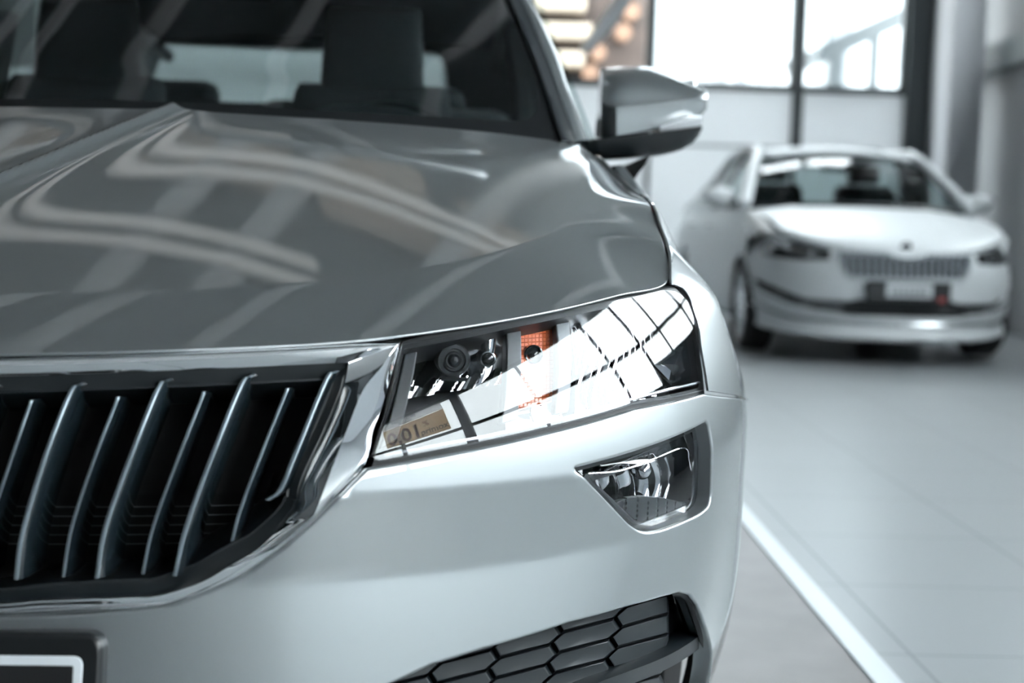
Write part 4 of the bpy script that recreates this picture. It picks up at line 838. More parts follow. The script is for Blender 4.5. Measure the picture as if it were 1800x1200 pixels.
def headlight(suv):
    g = SIGN(); D = lambda d: offs(FASC, -d * g, 1.0)
    hl = empty('headlight'); hl.parent = suv
    lens = [(709, 606), (760, 597), (830, 583), (900, 567), (1000, 546), (1090, 526), (1165, 510), (1187, 512), (1207, 525), (1223, 570), (1233, 622), (1240, 682), (1115, 707), (972, 747), (860, 772), (760, 791), (668, 808), (656, 806)]
    gas = [(712, 596), (800, 570), (900, 550), (1000, 530), (1090, 508), (1172, 488), (1196, 503), (1213, 522), (1229, 567), (1238, 622), (1247, 692), (1180, 712), (1115, 724), (972, 765), (860, 792), (760, 811), (654, 830)]
    la = rounded(on(FASC, lens, GB), [0, 0, 0, 0, 0, 0, .004, .01, .01, 0, 0, .006, 0, 0, 0, 0, .004, .004], 4); ga = on(FASC, gas, GB)
    b = Build(); skin(b, FASC, la, step=.007, edge=.002, depth=.004, off=.0, flip=g); b.make('lens', MAT['lamp_glass'], hl)
    # housing: black frame round the lens and a deep bucket behind it
    L = resample(la, .008); c = L.mean(0)
    inner = c + (L - c) * np.array([.985, .94])
    b = Build(); skin(b, FASC, ga, [inner], step=.012, rim=False, off=-.0065, flip=g)
    L = resample(inner, .012)
    rows = [plant(D(.0065), L)]
    for d, k in ((.012, .995), (.05, .985), (.090, .97)): rows.append(plant(D(d), c + (L - c) * k))
    b.grid(np.stack(rows, 0), closed_v=True)
    skin(b, D(.090), c + (L - c) * .99, step=.02, rim=False, flip=g)
    b.make('housing', MAT['frit'], hl)
    def pane(px, d, m, name, parent=hl, step=.010, edge=.002, depth=.006, S=None):
        S = S or D(d); b = Build(); skin(b, S, on(S, px, GB), step=step, edge=edge, depth=depth, flip=g); return b.make(name, m, parent)
    def scallops(d, k, amp, tilt=0.0):
        base = D(d)
        def S(a, z):
            a = np.asarray(a, float); z = np.asarray(z, float)
            w = np.abs(np.sin(k * a + 3 * np.sin(37 * z))) ; w2 = .5 * np.sin(k * .43 * a + 40 * z)
            P = base(a, z); P = P + np.stack([0 * a, amp * (w + w2) + tilt * (z - .75) + .22 * np.abs(z - .745) ** 1.5 * 0, 0 * a], -1)
            return P
        return S
    # two mirror bowls, facetted in upright strips
    S = scallops(.050, 105, .0050, .20); b = Build(); skin(b, S, on(S, [(716, 611), (893, 572), (890, 672), (704, 702)], GB), step=.0025, rim=False, flip=g)
    rf = b.make('reflector', MAT['reflector'], hl)
    S = scallops(.045, 92, .0055, .10); b = Build(); skin(b, S, on(S, [(998, 550), (1150, 516), (1205, 532), (1222, 600), (1228, 672), (1010, 735)], GB), step=.0025, rim=False, flip=g)
    r2 = b.make('reflector', MAT['reflector'], hl)
    S = scallops(.060, 60, .004, .2); b = Build(); skin(b, S, on(S, [(975, 655), (1005, 650), (1010, 735), (890, 765), (886, 690)], GB), step=.004, rim=False, flip=g)
    b.make('reflector', MAT['reflector'], hl)
    pane([(716, 610), (733, 606), (697, 770), (672, 786)], .022, MAT['black'], 'bezel')
    pane([(892, 572), (913, 567), (908, 735), (884, 742)], .022, MAT['black'], 'divider')
    pane([(978, 553), (997, 549), (998, 720), (978, 726)], .026, MAT['grey_trim'], 'divider')
    am = pane([(914, 567), (977, 553), (977, 700), (910, 716)], .040, rib_mat(), 'turn_signal', depth=.012)
    def centre(u, v, d):
        S = D(d); ab = on(S, [(u, v)], GB); p = plant(S, ab)[0]; return p
    fwd = np.array([.18, -1, .02])
    b = Build(); b.lathe(centre(798, 633, .030), fwd, [(-.03, .0175), (0, .0175), (.002, .0168), (.0022, .0125), (-.002, .0118), (-.002, .0095), (.0012, .0088), (.0012, .0072), (-.001, .0068), (.0015, .004), (.0022, 0)], 48, cap=False)
    pj = b.make('projector', MAT['black'], hl, auto=.5)
    b = Build(); p = centre(798, 668, .030)
    b.obox(p + (0, .008, 0), (.014, .002, 0), (0, .008, 0), (0, 0, .0015)); b.make('bracket', MAT['black'], pj, bevel=.001)
    b = Build(); b.lathe(centre(858, 631, .034), fwd, [(-.03, .0085), (0, .0085), (.0006, .0072), (-.004, .0066)], 32, cap=False); bu = b.make('bulb', MAT['satin'], hl, auto=.5)
    b = Build(); b.lathe(centre(858, 631, .034), fwd, [(-.004, .0068), (.0005, .0060), (.0022, .0035), (.0028, .0003)], 32, cap=False); b.make('bulb_glass', MAT['black_gloss'], bu)
    b = Build(); b.lathe(centre(858, 606, .040), (0, -.2, -1), [(-.012, .0085), (.004, .0080), (.010, .0072)], 28); b.make('collar', MAT['chrome'], bu, auto=.6)
    b = Build(); b.lathe(centre(938, 623, .034), fwd, [(-.01, .0108), (0, .0108), (.0015, .0095), (.0005, .0080), (-.004, .0072)], 36, cap=False)
    b.lathe(centre(938, 623, .034), fwd, [(-.004, .0074), (.0, .005), (.0022, 0)], 24, cap=False); b.make('signal_bulb', MAT['black_gloss'], am, auto=.6)
    b = Build(); b.lathe(centre(1088, 574, .030), fwd, [(-.02, .0160), (0, .0160), (.0015, .0150), (.0012, .0125), (-.003, .0118), (-.004, .007), (0, .0002)], 40, cap=False); b.make('main_beam', MAT['grey_trim'], r2, auto=.5)
    # the dark prism of the side marker in the outer corner
    S = D(.018)
    q = plant(S, on(S, [(1140, 640), (1172, 617), (1214, 584), (1227, 660), (1203, 668), (1180, 678)], GB)); m = plant(D(.004), on(D(.004), [(1186, 640)], GB))[0]
    b = Build(); b.add(list(q) + [m], [(i, (i + 1) % 6, 6) for i in range(6)]); b.make('side_marker', MAT['black_gloss'], hl, flat=True)
    q2 = plant(D(.013), on(D(.013), [(1150, 641), (1171, 627), (1187, 615), (1187, 668), (1176, 668)], GB)); b = Build(); b.add(list(q2) + [q2.mean(0) + (.004, -.004, 0)], [(i, (i + 1) % 5, 5) for i in range(5)])
    b.make('prism', MAT['reflector'], hl, flat=True)
    # bright bead along the lower edge inside the lens
    S = D(.008); P = plant(S, on(S, [(1228, 672), (1115, 700), (972, 740), (860, 765), (760, 784), (676, 800)], GB)); b = Build(); b.tube(catmull(P, 6), .0022, 8); b.make('light_guide', MAT['satin'], hl)
    return hl
def fog_lamp(suv):
    g = SIGN(); D = lambda d: offs(FASC, -d * g, 1.0)
    fl = empty('fog_lamp'); fl.parent = suv
    def S(a, z):
        P = D(.014)(a, z); return P + np.stack([0 * P[..., 0], 1.7 * np.maximum(0, np.asarray(z, float) - .575) ** 2, 0 * P[..., 0]], -1)
    lens = rounded(on(S, [(1013, 824), (1222, 752), (1227, 810), (1222, 886), (1132, 921), (1120, 918), (1062, 862)], GB), [.002, .003, 0, .004, .006, .004, 0])
    b = Build(); skin(b, S, lens, step=.007, edge=.0015, depth=.004, flip=g); b.make('lens', MAT['lamp_glass'], fl)
    L = resample(lens, .010); c = L.mean(0)
    out = on(FASC, [(996, 824), (1256, 726), (1262, 892), (1240, 914), (1150, 944), (1122, 944), (1098, 925)], GB)
    b = Build(); S2 = D(.019); skin(b, S2, out, [c + (L - c) * .97], step=.012, rim=False, flip=g)
    Li = c + (L - c) * .97; rows = [plant(D(.019), Li), plant(D(.03), Li), plant(D(.075), c + (Li - c) * .93)]
    b.grid(np.stack(rows, 0), closed_v=True); skin(b, D(.075), c + (Li - c) * .95, step=.02, rim=False, flip=g)
    b.make('housing', MAT['black_gloss'], fl)
    base = D(.045)
    def SC_(a, z):
        a = np.asarray(a, float); P = base(a, z); w = np.abs(np.sin(88 * a + 1.2 * np.sin(60 * z))) ** .8; h = np.sin(41 * a + 60 * z)
        return P + np.stack([0 * a, .0070 * w + .0035 * h - .02 * (z - .62), 0 * a], -1)
    b = Build(); skin(b, SC_, on(SC_, [(1036, 848), (1204, 789), (1214, 830), (1219, 878), (1180, 876), (1110, 876), (1088, 884)], GB), step=.0022, rim=False, flip=g); b.make('reflector', MAT['reflector'], fl)
    S3 = D(.022); b = Build(); P = plant(S3, on(S3, [(1034, 846), (1090, 827), (1150, 806), (1203, 787), (1212, 815), (1217, 850), (1218, 882)], GB)); b.tube(catmull(P, 6), .0009, 6); b.make('reflector_edge', MAT['chrome'], fl)
    b = Build(); skin(b, D(.036), on(D(.036), [(1016, 824), (1206, 757), (1203, 786), (1034, 846)], GB), step=.012, flip=g, edge=.001, depth=.01); b.make('upper_panel', MAT['black_gloss'], fl)
    p = plant(D(.030), on(D(.030), [(1128, 826)], GB))[0]
    b = Build(); b.lathe(p, (.25, -1, -.25), [(-.012, .012), (.0, .012), (.006, .0095), (.0095, .005), (.011, .0002)], 32, cap=False); b.make('bulb_cap', MAT['reflector'], fl)
    # ribbed dark visor at the bottom
    def VIS(a, z):
        a = np.asarray(a, float); P = D(.022)(a, z); return P + np.stack([0 * a, .02 * soft(z - .58, .004) * 10 * .1 + .0016 * (np.sin(260 * a) > .9), 0 * a], -1)
    b = Build(); skin(b, VIS, rounded(on(VIS, [(1084, 884), (1105, 876), (1130, 873), (1165, 876), (1200, 884), (1216, 888), (1133, 919), (1120, 915)], GB), .002), step=.003, flip=g, edge=.001, depth=.006); b.make('visor', MAT['black'], fl)
    return fl
def lower_grille(suv):
    g = SIGN(); D = lambda d: offs(FASC, -d * g, 1.0)
    lg = empty('lower_grille'); lg.parent = suv
    SB = D(.050); b = Build()
    skin(b, SB, on(SB, [(560, 1290), (640, 1190), (760, 1130), (1000, 1060), (1160, 1010), (1180, 1020), (1186, 1060), (1182, 1108), (1170, 1140), (1100, 1250), (1000, 1290)], GB), step=.016, rim=False, flip=g)
    b.make('grille_backing', MAT['black'], lg)
    # one sheet of wide hexagons, each a raised tile
    b = Build(); S0, S1 = D(.040), D(.032)
    col = np.array([-107.5, 27.0]); row = np.array([-7.5, 36.0]); o = np.array([1141.0, 1072.0])
    for c in range(-0, 6):
        for r in range(-3, 5):
            m = o + col * c + row * (r + (.5 if c % 2 else 0))
            hw, e = .5 * col, 7.0
            poly = [m - hw - .5 * row + (-e, 0), m - hw * 1.0 + (e, 0) - row * .0, m - hw + .5 * row + (-e, 0), m + hw + .5 * row + (e, 0), m + hw + (-e, 0), m + hw - .5 * row + (e, 0)]
            if min(p[1] for p in poly) > 1262 or max(p[1] for p in poly) < 1030 or m[1] < 1062 + (1141 - m[0]) * .24 - 40: continue
            if c == 0: poly = [(min(p[0], 1176), p[1]) for p in poly]
            q0 = resample([tuple(m + (np.array(p) - m) * .985) for p in poly], 30); q1 = m + (q0 - m) * np.array([.93, .84]); q2 = m + (q0 - m) * np.array([.90, .78])
            P = [plant(S, on(S, [tuple(p) for p in q], GB)) for S, q in ((S0, q0), (S1, q1), (D(.0315), q2))]
            b.grid(np.stack(P, 0), closed_v=True); n = len(P[2]); b.add(list(P[2]) + [P[2].mean(0)], [(i, (i + 1) % n, n) for i in range(n)])
    b.make('hexagon_mesh', MAT['hex'], lg, auto=.35)
    # lip that sweeps across below the mesh
    up, dn, dp = [], [], []
    LB = (-.35, 1.08, .25, .6); S = D(.014); A = plant(S, on(S, [(960, 1236), (1000, 1218), (1050, 1197), (1100, 1179), (1150, 1160), (1190, 1141), (1224, 1119), (1238, 1106)], LB))
    S = D(.018); B = plant(S, on(S, [(960, 1262), (1000, 1245), (1050, 1225), (1100, 1206), (1150, 1186), (1190, 1166), (1226, 1142), (1242, 1128)], LB))
    S = D(.055); C = plant(S, on(S, [(950, 1200), (1000, 1186), (1050, 1170), (1100, 1150), (1150, 1128), (1172, 1114), (1185, 1102), (1200, 1092)], GB))
    A, B, C = (catmull(k, 6) for k in (A, B, C)); bk = np.array([0, .05, -.01])
    b = Build(); b.grid(np.stack([C, A + (C - A) * .5 + (0, 0, .002), A + (C - A) * .08, A + (0, -.0012, -.0012), A + (B - A) * .2 + (0, -.001, 0), B, B + bk], 0)); b.make('grille_lip', MAT['hex'], lg)
    # gloss edge of the opening on the outer side, and the wall behind it
    oe = [(1180, 1042), (1197, 1040), (1214, 1044), (1229, 1063), (1242, 1100), (1254, 1150), (1265, 1199), (1276, 1280)]
    ie = [(1184, 1048), (1196, 1050), (1206, 1058), (1217, 1086), (1229, 1122), (1238, 1160), (1244, 1199), (1250, 1280)]
    S = D(.004); LB = (-.35, 1.10, .28, .6); pO = plant(S, on(S, oe, LB)); pI = plant(D(.012), on(D(.012), ie, LB)); pK = pI + (-.012, .06, 0)
    pO, pI, pK = (catmull(k, 6) for k in (pO, pI, pK))
    b = Build(); b.grid(np.stack([pO + (0, .02, 0), pO, pO + (pI - pO) * .3 + (0, -.002, 0), pO + (pI - pO) * .7 + (0, -.002, 0), pI, pK], 0)); b.make('opening_trim', MAT['frit'], lg)
    b = Build(); S = D(.085); skin(b, S, on(S, [(1130, 1010), (1250, 1000), (1290, 1290), (960, 1290)], (-.3, 1.6, .1, .9)), step=.03, rim=False, flip=g); b.make('duct', MAT['grey_trim'], lg)
    b = Build(); P = plant(D(.06), on(D(.06), [(1180, 1102), (1230, 1106)], GB)); b.obox((P[0] + P[1]) / 2, (P[1] - P[0]) / 2, (0, .03, 0), (0, 0, .003)); b.make('duct_rib', MAT['black'], lg, bevel=.002)
    b = Build(); P = plant(D(.05), on(D(.05), [(1208, 1168)], GB))[0]; b.lathe(P, (.3, -1, .1), [(-.03, .010), (0, .010), (.003, .008), (.004, 0)], 24, cap=False); b.make('tow_cap', MAT['grey_trim'], lg)
    return lg
def door_mirror(suv):
    mr = empty('door_mirror'); mr.parent = suv
    st = [  # u, v of top, ridge, lower edge of the face
        (1057, 119, 178, 240, 0), (1066, 117.5, 186, 240, .5), (1084, 116.5, 188, 238, 1), (1110, 116, 185.5, 234, 1), (1140, 118, 182, 229, 1), (1170, 127, 178.5, 223, 1),
        (1200, 141, 175, 215, 1), (1224, 156, 172.5, 206, 1), (1237, 166, 171.5, 198, .8), (1243, 171, 174, 190, .4)]
    rows = []
    for u, t, r, l, k in st:
        yf = 1.50 + .05 * (1 - k) + .0009 * (u - 1100) * .35
        T = spot(u, t, yf + .155); Rg = spot(u, r, yf); Lo = spot(u, l, yf + .012)
        loop = [T + (0, .05, -.01), T]
        for q in np.linspace(.12, .88, 7):
            c = T + (Rg - T) * q; loop.append(c + np.array([0, -.030, .012]) * math.sin(PI * q) * .8)
        loop += [Rg + (0, .004, .0035), Rg + (0, -.0005, 0), Rg + (0, .002, -.004), Rg + (Lo - Rg) * .4, Rg + (Lo - Rg) * .75, Lo, Lo + (0, .03, -.003), Lo + (0, .17, .01)]
        rows.append(loop)
    b = Build(); b.grid(np.array(rows), closed_v=True); b.add(rows[0], [tuple(range(len(rows[0])))]); b.add(rows[-1], [tuple(range(len(rows[-1])))])
    b.make('mirror_shell', MAT['paint'], mr)
    rows = []
    for u, t, l in [(1030, 248, 279), (1045, 246, 278), (1075, 243, 276.5), (1110, 239, 274.5), (1142, 235, 272.5), (1143.5, 237, 271), (1146, 234.5, 272), (1175, 230.5, 268), (1200, 227, 262), (1218, 224.5, 252), (1230, 223, 238), (1234, 223, 228)]:
        T = spot(u, t, 1.515); Lo = spot(u, l, 1.53)
        rows.append([T + (0, .17, 0), T + (0, .008, .003), T + (0, .0, .0), T + (0, 0.0, -.006), T + (Lo - T) * .5 + (0, -.004, 0), Lo + (0, 0, .006), Lo + (0, .008, 0), Lo + (0, .15, -.0)])
    b = Build(); b.grid(np.array(rows), closed_v=True)
    for q in (0, -1): b.add(rows[q], [tuple(range(8))])
    b.make('mirror_foot', MAT['black'], mr)
    rows = []
    for u, t, l in [(1160, 222, 233), (1172, 218, 231), (1190, 212, 229), (1210, 207, 226), (1226, 204, 224), (1234, 204, 222)]:
        T = spot(u, t, 1.507); Lo = spot(u, l, 1.510); rows.append([T + (0, .10, 0), T + (0, .006, .001), T + (0, -.002, -.004), (T + Lo) / 2 + (0, -.003, 0), Lo + (0, .002, .002), Lo + (0, .10, 0)])
    b = Build(); b.grid(np.array(rows), closed_v=True)
    for q in (0, -1): b.add(rows[q], [tuple(range(6))])
    b.make('indicator', mat('clear_indicator', (.80, .82, .84), .12, .3, .8), mr)
    P = spot(1150, 185, 1.70); b = Build(); b.obox(P, (.085, 0, 0), (0, .002, 0), (0, 0, .055)); b.make('mirror_glass', MAT['chrome'], mr, bevel=.01)
def cabin(suv):
    cb = suv
    def seat(x, y, nm='seat'):
        s = empty(nm, (x, y, .62)); s.parent = suv
        def slab(pts, hw, name, m, taper=1.0, par=s):
            """pts: (y, z, half thickness) up the middle"""
            G = []
            for i, (yy, zz, th) in enumerate(pts):
                k = i / (len(pts) - 1); w = hw * (1 - (1 - taper) * k)
                G.append([(w * math.copysign(abs(math.cos(t)) ** .5, math.cos(t)), yy + th * math.copysign(abs(math.sin(t)) ** .7, math.sin(t)), zz) for t in np.linspace(0, 2 * PI, 24, endpoint=False)])
            b = Build(); b.grid(np.array(G), closed_v=True)
            for q in (0, -1): b.add(G[q], [tuple(range(24))])
            return b.make(name, m, par)
        slab([(.05, -.05, .06), (.10, .10, .10), (.14, .30, .09), (.20, .52, .07), (.23, .60, .05), (.235, .62, .02)], .235, 'backrest', MAT['cloth'], .78)
        slab([(.235, .59, .03), (.235, .62, .045), (.245, .73, .05), (.25, .80, .045), (.252, .815, .015)], .135, 'head_restraint', MAT['cloth'], .85)
        b = Build(); b.box((-.25, -.35, -.16), (.25, .18, .0)); b.make('cushion', MAT['cloth'], s, bevel=.05)
        for q in (-.06, .06):
            b = Build(); b.tube([(q, .235, .58), (q, .237, .66)], .006); b.make('post', MAT['satin'], s)
    seat(-.43, 2.10); seat(.285, 2.10)
    # rear bench and its three head restraints
    b = Build(); b.box((-.66, 3.05, .45), (.66, 3.20, 1.245)); b.make('rear_bench', MAT['cloth'], suv, bevel=.06)
    for x in (-.38, .0, .38):
        b = Build(); b.box((x - .125, 3.12, 1.18), (x + .125, 3.22, 1.31 if x else 1.26)); b.make('head_restraint', MAT['cloth'], suv, bevel=.04)
    # dashboard: a shelf under the screen with a hooded dial binnacle and the wheel
    prof = [(1.05, 1.02), (1.30, 1.045), (1.48, 1.05), (1.60, 1.03), (1.66, .95), (1.62, .7)]
    G = []
    for x in np.linspace(-.70, .70, 41):
        hump = .085 * math.exp(-((x - .36) / .17) ** 4)
        G.append([(x, y, z - (.03 * (x / .7) ** 2) + hump * smooth(np.array((y - 1.25) / .2)) * (1 if y < 1.64 else .3)) for y, z in prof])
    b = Build(); b.grid(np.array(G)); b.make('dashboard', MAT['dash'], suv)
    sw = empty('steering_wheel', (.37, 1.74, .98)); sw.parent = suv; sw.rotation_euler = (math.radians(66), 0, 0)
    b = Build(); t = np.linspace(0, 2 * PI, 41); b.tube([(.185 * math.cos(k), .185 * math.sin(k), 0) for k in t], .015, 10); b.make('wheel_rim', MAT['black'], sw)
    b = Build(); b.lathe((0, 0, -.02), (0, 0, 1), [(0, .07), (.03, .065), (.04, .04)], 24); b.obox((0, 0, 0), (.17, 0, 0), (0, .018, 0), (0, 0, .008)); b.obox((0, -.09, 0), (.016, 0, 0), (0, .09, 0), (0, 0, .008)); b.make('hub', MAT['black'], sw)
    b = Build(); G = [[(x, y, z + .035 * (1 - (x / .6) ** 2)) for x in np.linspace(-.6, .6, 13)] for y, z in ((1.82, 1.455), (2.4, 1.51), (3.2, 1.535), (4.0, 1.52))]
    b.grid(np.array(G)); b.make('headlining', MAT['lining'], suv)
    for s in (1, -1):
        b = Build(); b.grid(np.array([[(s * .86, y, .45), (s * .84, y, .98), (s * .88, y, 1.04)] for y in (1.3, 2.0, 3.0, 4.0)])); b.make('door_card', MAT['dash'], suv)
        b = Build(); b.tube([(s * .74, 2.36, .6), (s * .715, 2.37, 1.0), (s * .66, 2.38, 1.40)], [.035, .04, .045]); b.make('centre_pillar', MAT['lining'], suv)
    b = Build(); b.obox((0, 1.78, 1.40), (.12, .012, 0), (0, .03, .012), (0, -.01, .033)); b.make('interior_mirror', MAT['black'], suv, bevel=.012)
# ------------------------------------------------------------------ the white saloon behind
def saloon():
    root = empty('car', (2.79, 9.35, 0)); root.scale = (1.03, 1.03, 1.03)
    tag(root, 'white saloon car parked in the background before the white panel door', 'car')
    WP = MAT['white_paint']; SG = glass('saloon_glass', (.60, .66, .66), 1.32)
    w, A = .925, .95
    th = np.linspace(0, PI / 2, 6001); px = w * np.sin(th) ** (2 / 2.5); py = A * (1 - np.cos(th) ** (2 / 2.1))
    al = np.concatenate([[0], np.cumsum(np.hypot(np.diff(px), np.diff(py)))]); ag = np.linspace(0, al[-1], 200)
    gx, gy = np.interp(ag, al, px), np.interp(ag, al, py)
    def F(a, z):
        a = np.asarray(a, float); z = np.asarray(z, float); s = np.sign(a); b = np.abs(a)
        x = _cub(b, ag, gx); y = _cub(b, ag, gy) + np.maximum(b - al[-1], 0)
        x2 = _cub(b + 1e-3, ag, gx); y2 = _cub(b + 1e-3, ag, gy) + np.maximum(b + 1e-3 - al[-1], 0)
        n = np.stack([y2 - y, -(x2 - x)], -1); n /= np.linalg.norm(n, axis=-1)[..., None] + 1e-15
        p = soft(z - .60, .02) * .30 + soft(z - .72, .01) * .5 + soft(.42 - z, .02) * .25 - soft(.26 - z, .01) * .7
        return np.stack([(x - n[..., 0] * p) * s, y - n[..., 1] * p, z + 0 * x], -1)
    def a_of(x): return float(np.interp(x, gx, ag))
    def Q(*pts): return [(a_of(abs(x)) * (1 if x >= 0 else -1), z) for x, z in pts]
    def mir(pts): return pts + [(-a, z) for a, z in pts[::-1] if a > 1e-6]
    yarch = lambda t, cy: (cy - .365 * math.cos(t), .325 + .365 * math.sin(t))
    a_y = lambda y: float(np.interp(y, gy, ag)) if y < gy[-1] else al[-1] + y - gy[-1]
    arch = [(a_y(yarch(t, .97)[0]), yarch(t, .97)[1]) for t in np.linspace(1.2, .1, 8)]
    half = [(0, .735), (a_of(.45), .745), (a_of(.62), .78), (a_of(.84), .865), (a_y(.64), .865), (a_y(.80), .80), (a_y(.80), .70)] + arch + [(a_y(.60), .22), (a_of(.5), .19), (0, .185)]
    gr = Q((0, .700), (.10, .715), (.13, .735), (.45, .735), (.455, .71), (.40, .60), (.36, .572), (0, .568))
    lo = Q((0, .440), (.30, .440), (.36, .425), (.62, .425), (.80, .50), (.89, .535), (.90, .49), (.80, .43), (.62, .345), (.36, .31), (0, .31))
    mid = Q((0, .545), (.29, .545), (.27, .46), (0, .46))
    def full(h): return h + [(-a, z) for a, z in h[::-1] if a > 1e-6]
    b = Build(); skin(b, F, full(half), [full(gr), full(lo), full(mid)], step=.028, edge=.008, depth=.03); b.make('front_bumper', WP, root)
    g = -1.0 if normals(F, np.array([.1]), np.array([.6]), 1.0)[0, 1] > 0 else 1.0
    D = lambda d: offs(F, -d * g, 1.0)
    big = lambda h: full([(a * 1.03, z + (.01 if z > .5 else -.01)) for a, z in h])
    b = Build(); skin(b, D(.05), full([(0, .76), (a_of(.5), .76), (a_of(.9), .55), (a_of(.92), .30), (0, .30)]), step=.06, rim=False); b.make('intake_backing', MAT['void'], root)
    # grille: frame, upright slats
    gl = empty('grille'); gl.parent = root
    P = np.array([F(np.array([a]), np.array([z]))[0] for a, z in resample(full(gr), .04)]); P = np.concatenate([P, P[:1]])
    b = Build(); b.tube(P + (0, -.004, 0), .010, 8); b.make('grille_surround', mat('dull_frame', (.42, .45, .47), .5, .3), gl)
    slat_m = mat('pale_slat', (.30, .33, .36), .55, .2)
    for k in range(-9, 10):
        x = k * .0455 + (.0 if k else 0); zt = .705 if abs(x) < .1 else .73; zb = .572 + max(0, abs(x) - .36) * .9
        if abs(x) > .43: continue
        y = F(np.array([a_of(abs(x))]), np.array([.65]))[0, 1]
        b = Build(); b.obox((x, y + .012, (zt + zb) / 2), (.007, 0, 0), (0, .016, 0), (0, .10 * (zt - zb), (zt - zb) / 2)); b.make('slat', slat_m, gl, bevel=.003)
    # plate under the grille, two-line strip of grey marks, red tag beside it
    pl = empty('number_plate', (0, 0, 0)); pl.parent = root
    b = Build(); b.box((-.27, -.035, .425), (.27, -.005, .555)); b.make('plate_holder', MAT['black'], pl, bevel=.006)
    b = Build(); b.box((-.15, -.041, .455), (.15, -.035, .545)); b.make('plate', mat('plate_grey', (.55, .58, .60), .4), pl, bevel=.003)
    b = Build()
    for k in range(7): b.box((-.12 + .035 * k, -.043, .475), (-.095 + .035 * k, -.0408, .505))
    b.make('plate_marks', MAT['grey_trim'], pl)
    b = Build(); b.box((.19, -.040, .43), (.235, -.034, .46)); b.make('red_tag', mat('red_tag', (.35, .05, .05), .5), pl)
    # lower intake bars and the bright blades either side
    b = Build()
    for z in (.345, .375, .405):
        b.tube(D(.03)(np.linspace(-a_of(.8), a_of(.8), 40), np.full(40, z)), .004, 6)
    b.make('intake_bars', MAT['grey_trim'], root)
    for s in (1, -1):
        b = Build(); P = D(.004)(s * np.linspace(a_of(.40), a_of(.885), 14), np.interp(np.linspace(0, 1, 14), [0, .5, 1], [.375, .385, .485])); b.tube(P, .011, 8); b.make('intake_blade', MAT['satin'], root)
        b = Build(); P = F(s * np.linspace(a_of(.02), a_of(.9), 20), np.interp(np.linspace(0, 1, 20), [0, .6, 1], [.275, .285, .36])); b.tube(P, .014, 8); b.make('lower_trim', MAT['satin'], root)
        # lamps: dark pod with bright inserts
        h = empty('headlight'); h.parent = root
        lp = [(a_of(.50), .735), (a_of(.70), .765), (a_of(.90), .835), (a_y(.62), .825), (a_y(.60), .755), (a_of(.86), .690), (a_of(.66), .672), (a_of(.50), .680)]
        lp = [(s * a, z) for a, z in lp]
        b = Build(); skin(b, F, lp, step=.03, edge=.004, depth=.01, off=.004 * g); b.make('lamp_pod', MAT['black_gloss'], h)
        for xx, r in ((.60, .028), (.74, .03), (.86, .026)):
            p = F(np.array([s * a_of(xx)]), np.array([.705 + (xx - .6) * .25]))[0]
            b = Build(); b.lathe(p + (0, -.002, 0), (s * .3, -1, 0), [(-.02, r), (.004, r), (.002, r * .6), (-.005, 0.001)], 20, cap=False); b.make('lamp_unit', MAT['reflector'], h)
        b = Build(); P = F(s * np.linspace(a_of(.54), a_y(.56), 14), np.linspace(.690, .775, 14)); b.tube(P + (0, -.006, 0), .006, 6); b.make('light_strip', MAT['satin'], h)
        # wheels
        for cy in (.97, 3.81):
            b = Build(); b.lathe((s * .81, cy, .325), (s, 0, 0), [(-.11, .19), (-.11, .29), (-.08, .32), (.07, .32), (.105, .29), (.10, .235)], 36, cap=False); wh = b.make('wheel', MAT['rubber'], root)
            b = Build(); b.lathe((s * .81, cy, .325), (s, 0, 0), [(.095, .24), (.075, .225), (-.02, .2), (-.06, .03)], 36, cap=False)
            for k in range(10):
                t = k * PI / 5; b.obox(np.array([s * .885, cy + .13 * math.cos(t), .325 + .13 * math.sin(t)]), (.012, 0, 0), np.array([0, math.cos(t), math.sin(t)]) * .105, np.array([0, -math.sin(t), math.cos(t)]) * .016)
            b.lathe((s * .875, cy, .325), (s, 0, 0), [(0, .04), (.02, .035)], 16); b.make('rim', MAT['satin'], wh)
        # flank: wing, doors, rear quarter
        def SIDE(y, z, s=s):
            y = np.asarray(y, float); z = np.asarray(z, float)
            x = .925 - .03 * ((z - .55) / .4) ** 2 - soft(z - .86, .02) * .35 - .06 * smooth((y - 3.9) / 1.0) - .02 * smooth((.34 - z) / .15)
            return np.stack([s * x, y, z], -1)
        belt = lambda y: .985 + .018 * (y - .9)
        for nm, y0, y1 in (('front_wing', .80, 1.48), ('front_door', 1.49, 2.62), ('rear_door', 2.63, 3.55), ('rear_quarter', 3.56, 4.80)):
            cy = {'front_wing': .97, 'rear_quarter': 3.81}.get(nm)
            top0 = .86 if nm == 'front_wing' else belt(y0)
            if cy:
                ar = [yarch(t, cy) for t in np.linspace(0, PI, 15)]; ar = [p for p in ar if y0 < p[0] < y1]
                o = ([(y0, ar[0][1])] if ar[0][1] > .4 else [(y0, .25), (ar[0][0], .25)]) + ar + [(ar[-1][0] + .01, .24), (y1, .25 if nm == 'front_wing' else .40), (y1, belt(y1)), (y0, top0)]
            else: o = [(y0, .24), (y1, .24), (y1, belt(y1)), (y0, belt(y0))]
            b = Build(); skin(b, SIDE, o, step=.05, edge=.004, depth=.012, flip=float(s)); d = b.make(nm, WP, root)
            if 'door' in nm:
                b = Build(); b.tube([(s * .875, y1 - .24, .875), (s * .925, y1 - .22, .88), (s * .925, y1 - .08, .882), (s * .875, y1 - .06, .88)], .013); b.make('door_handle', WP, d)
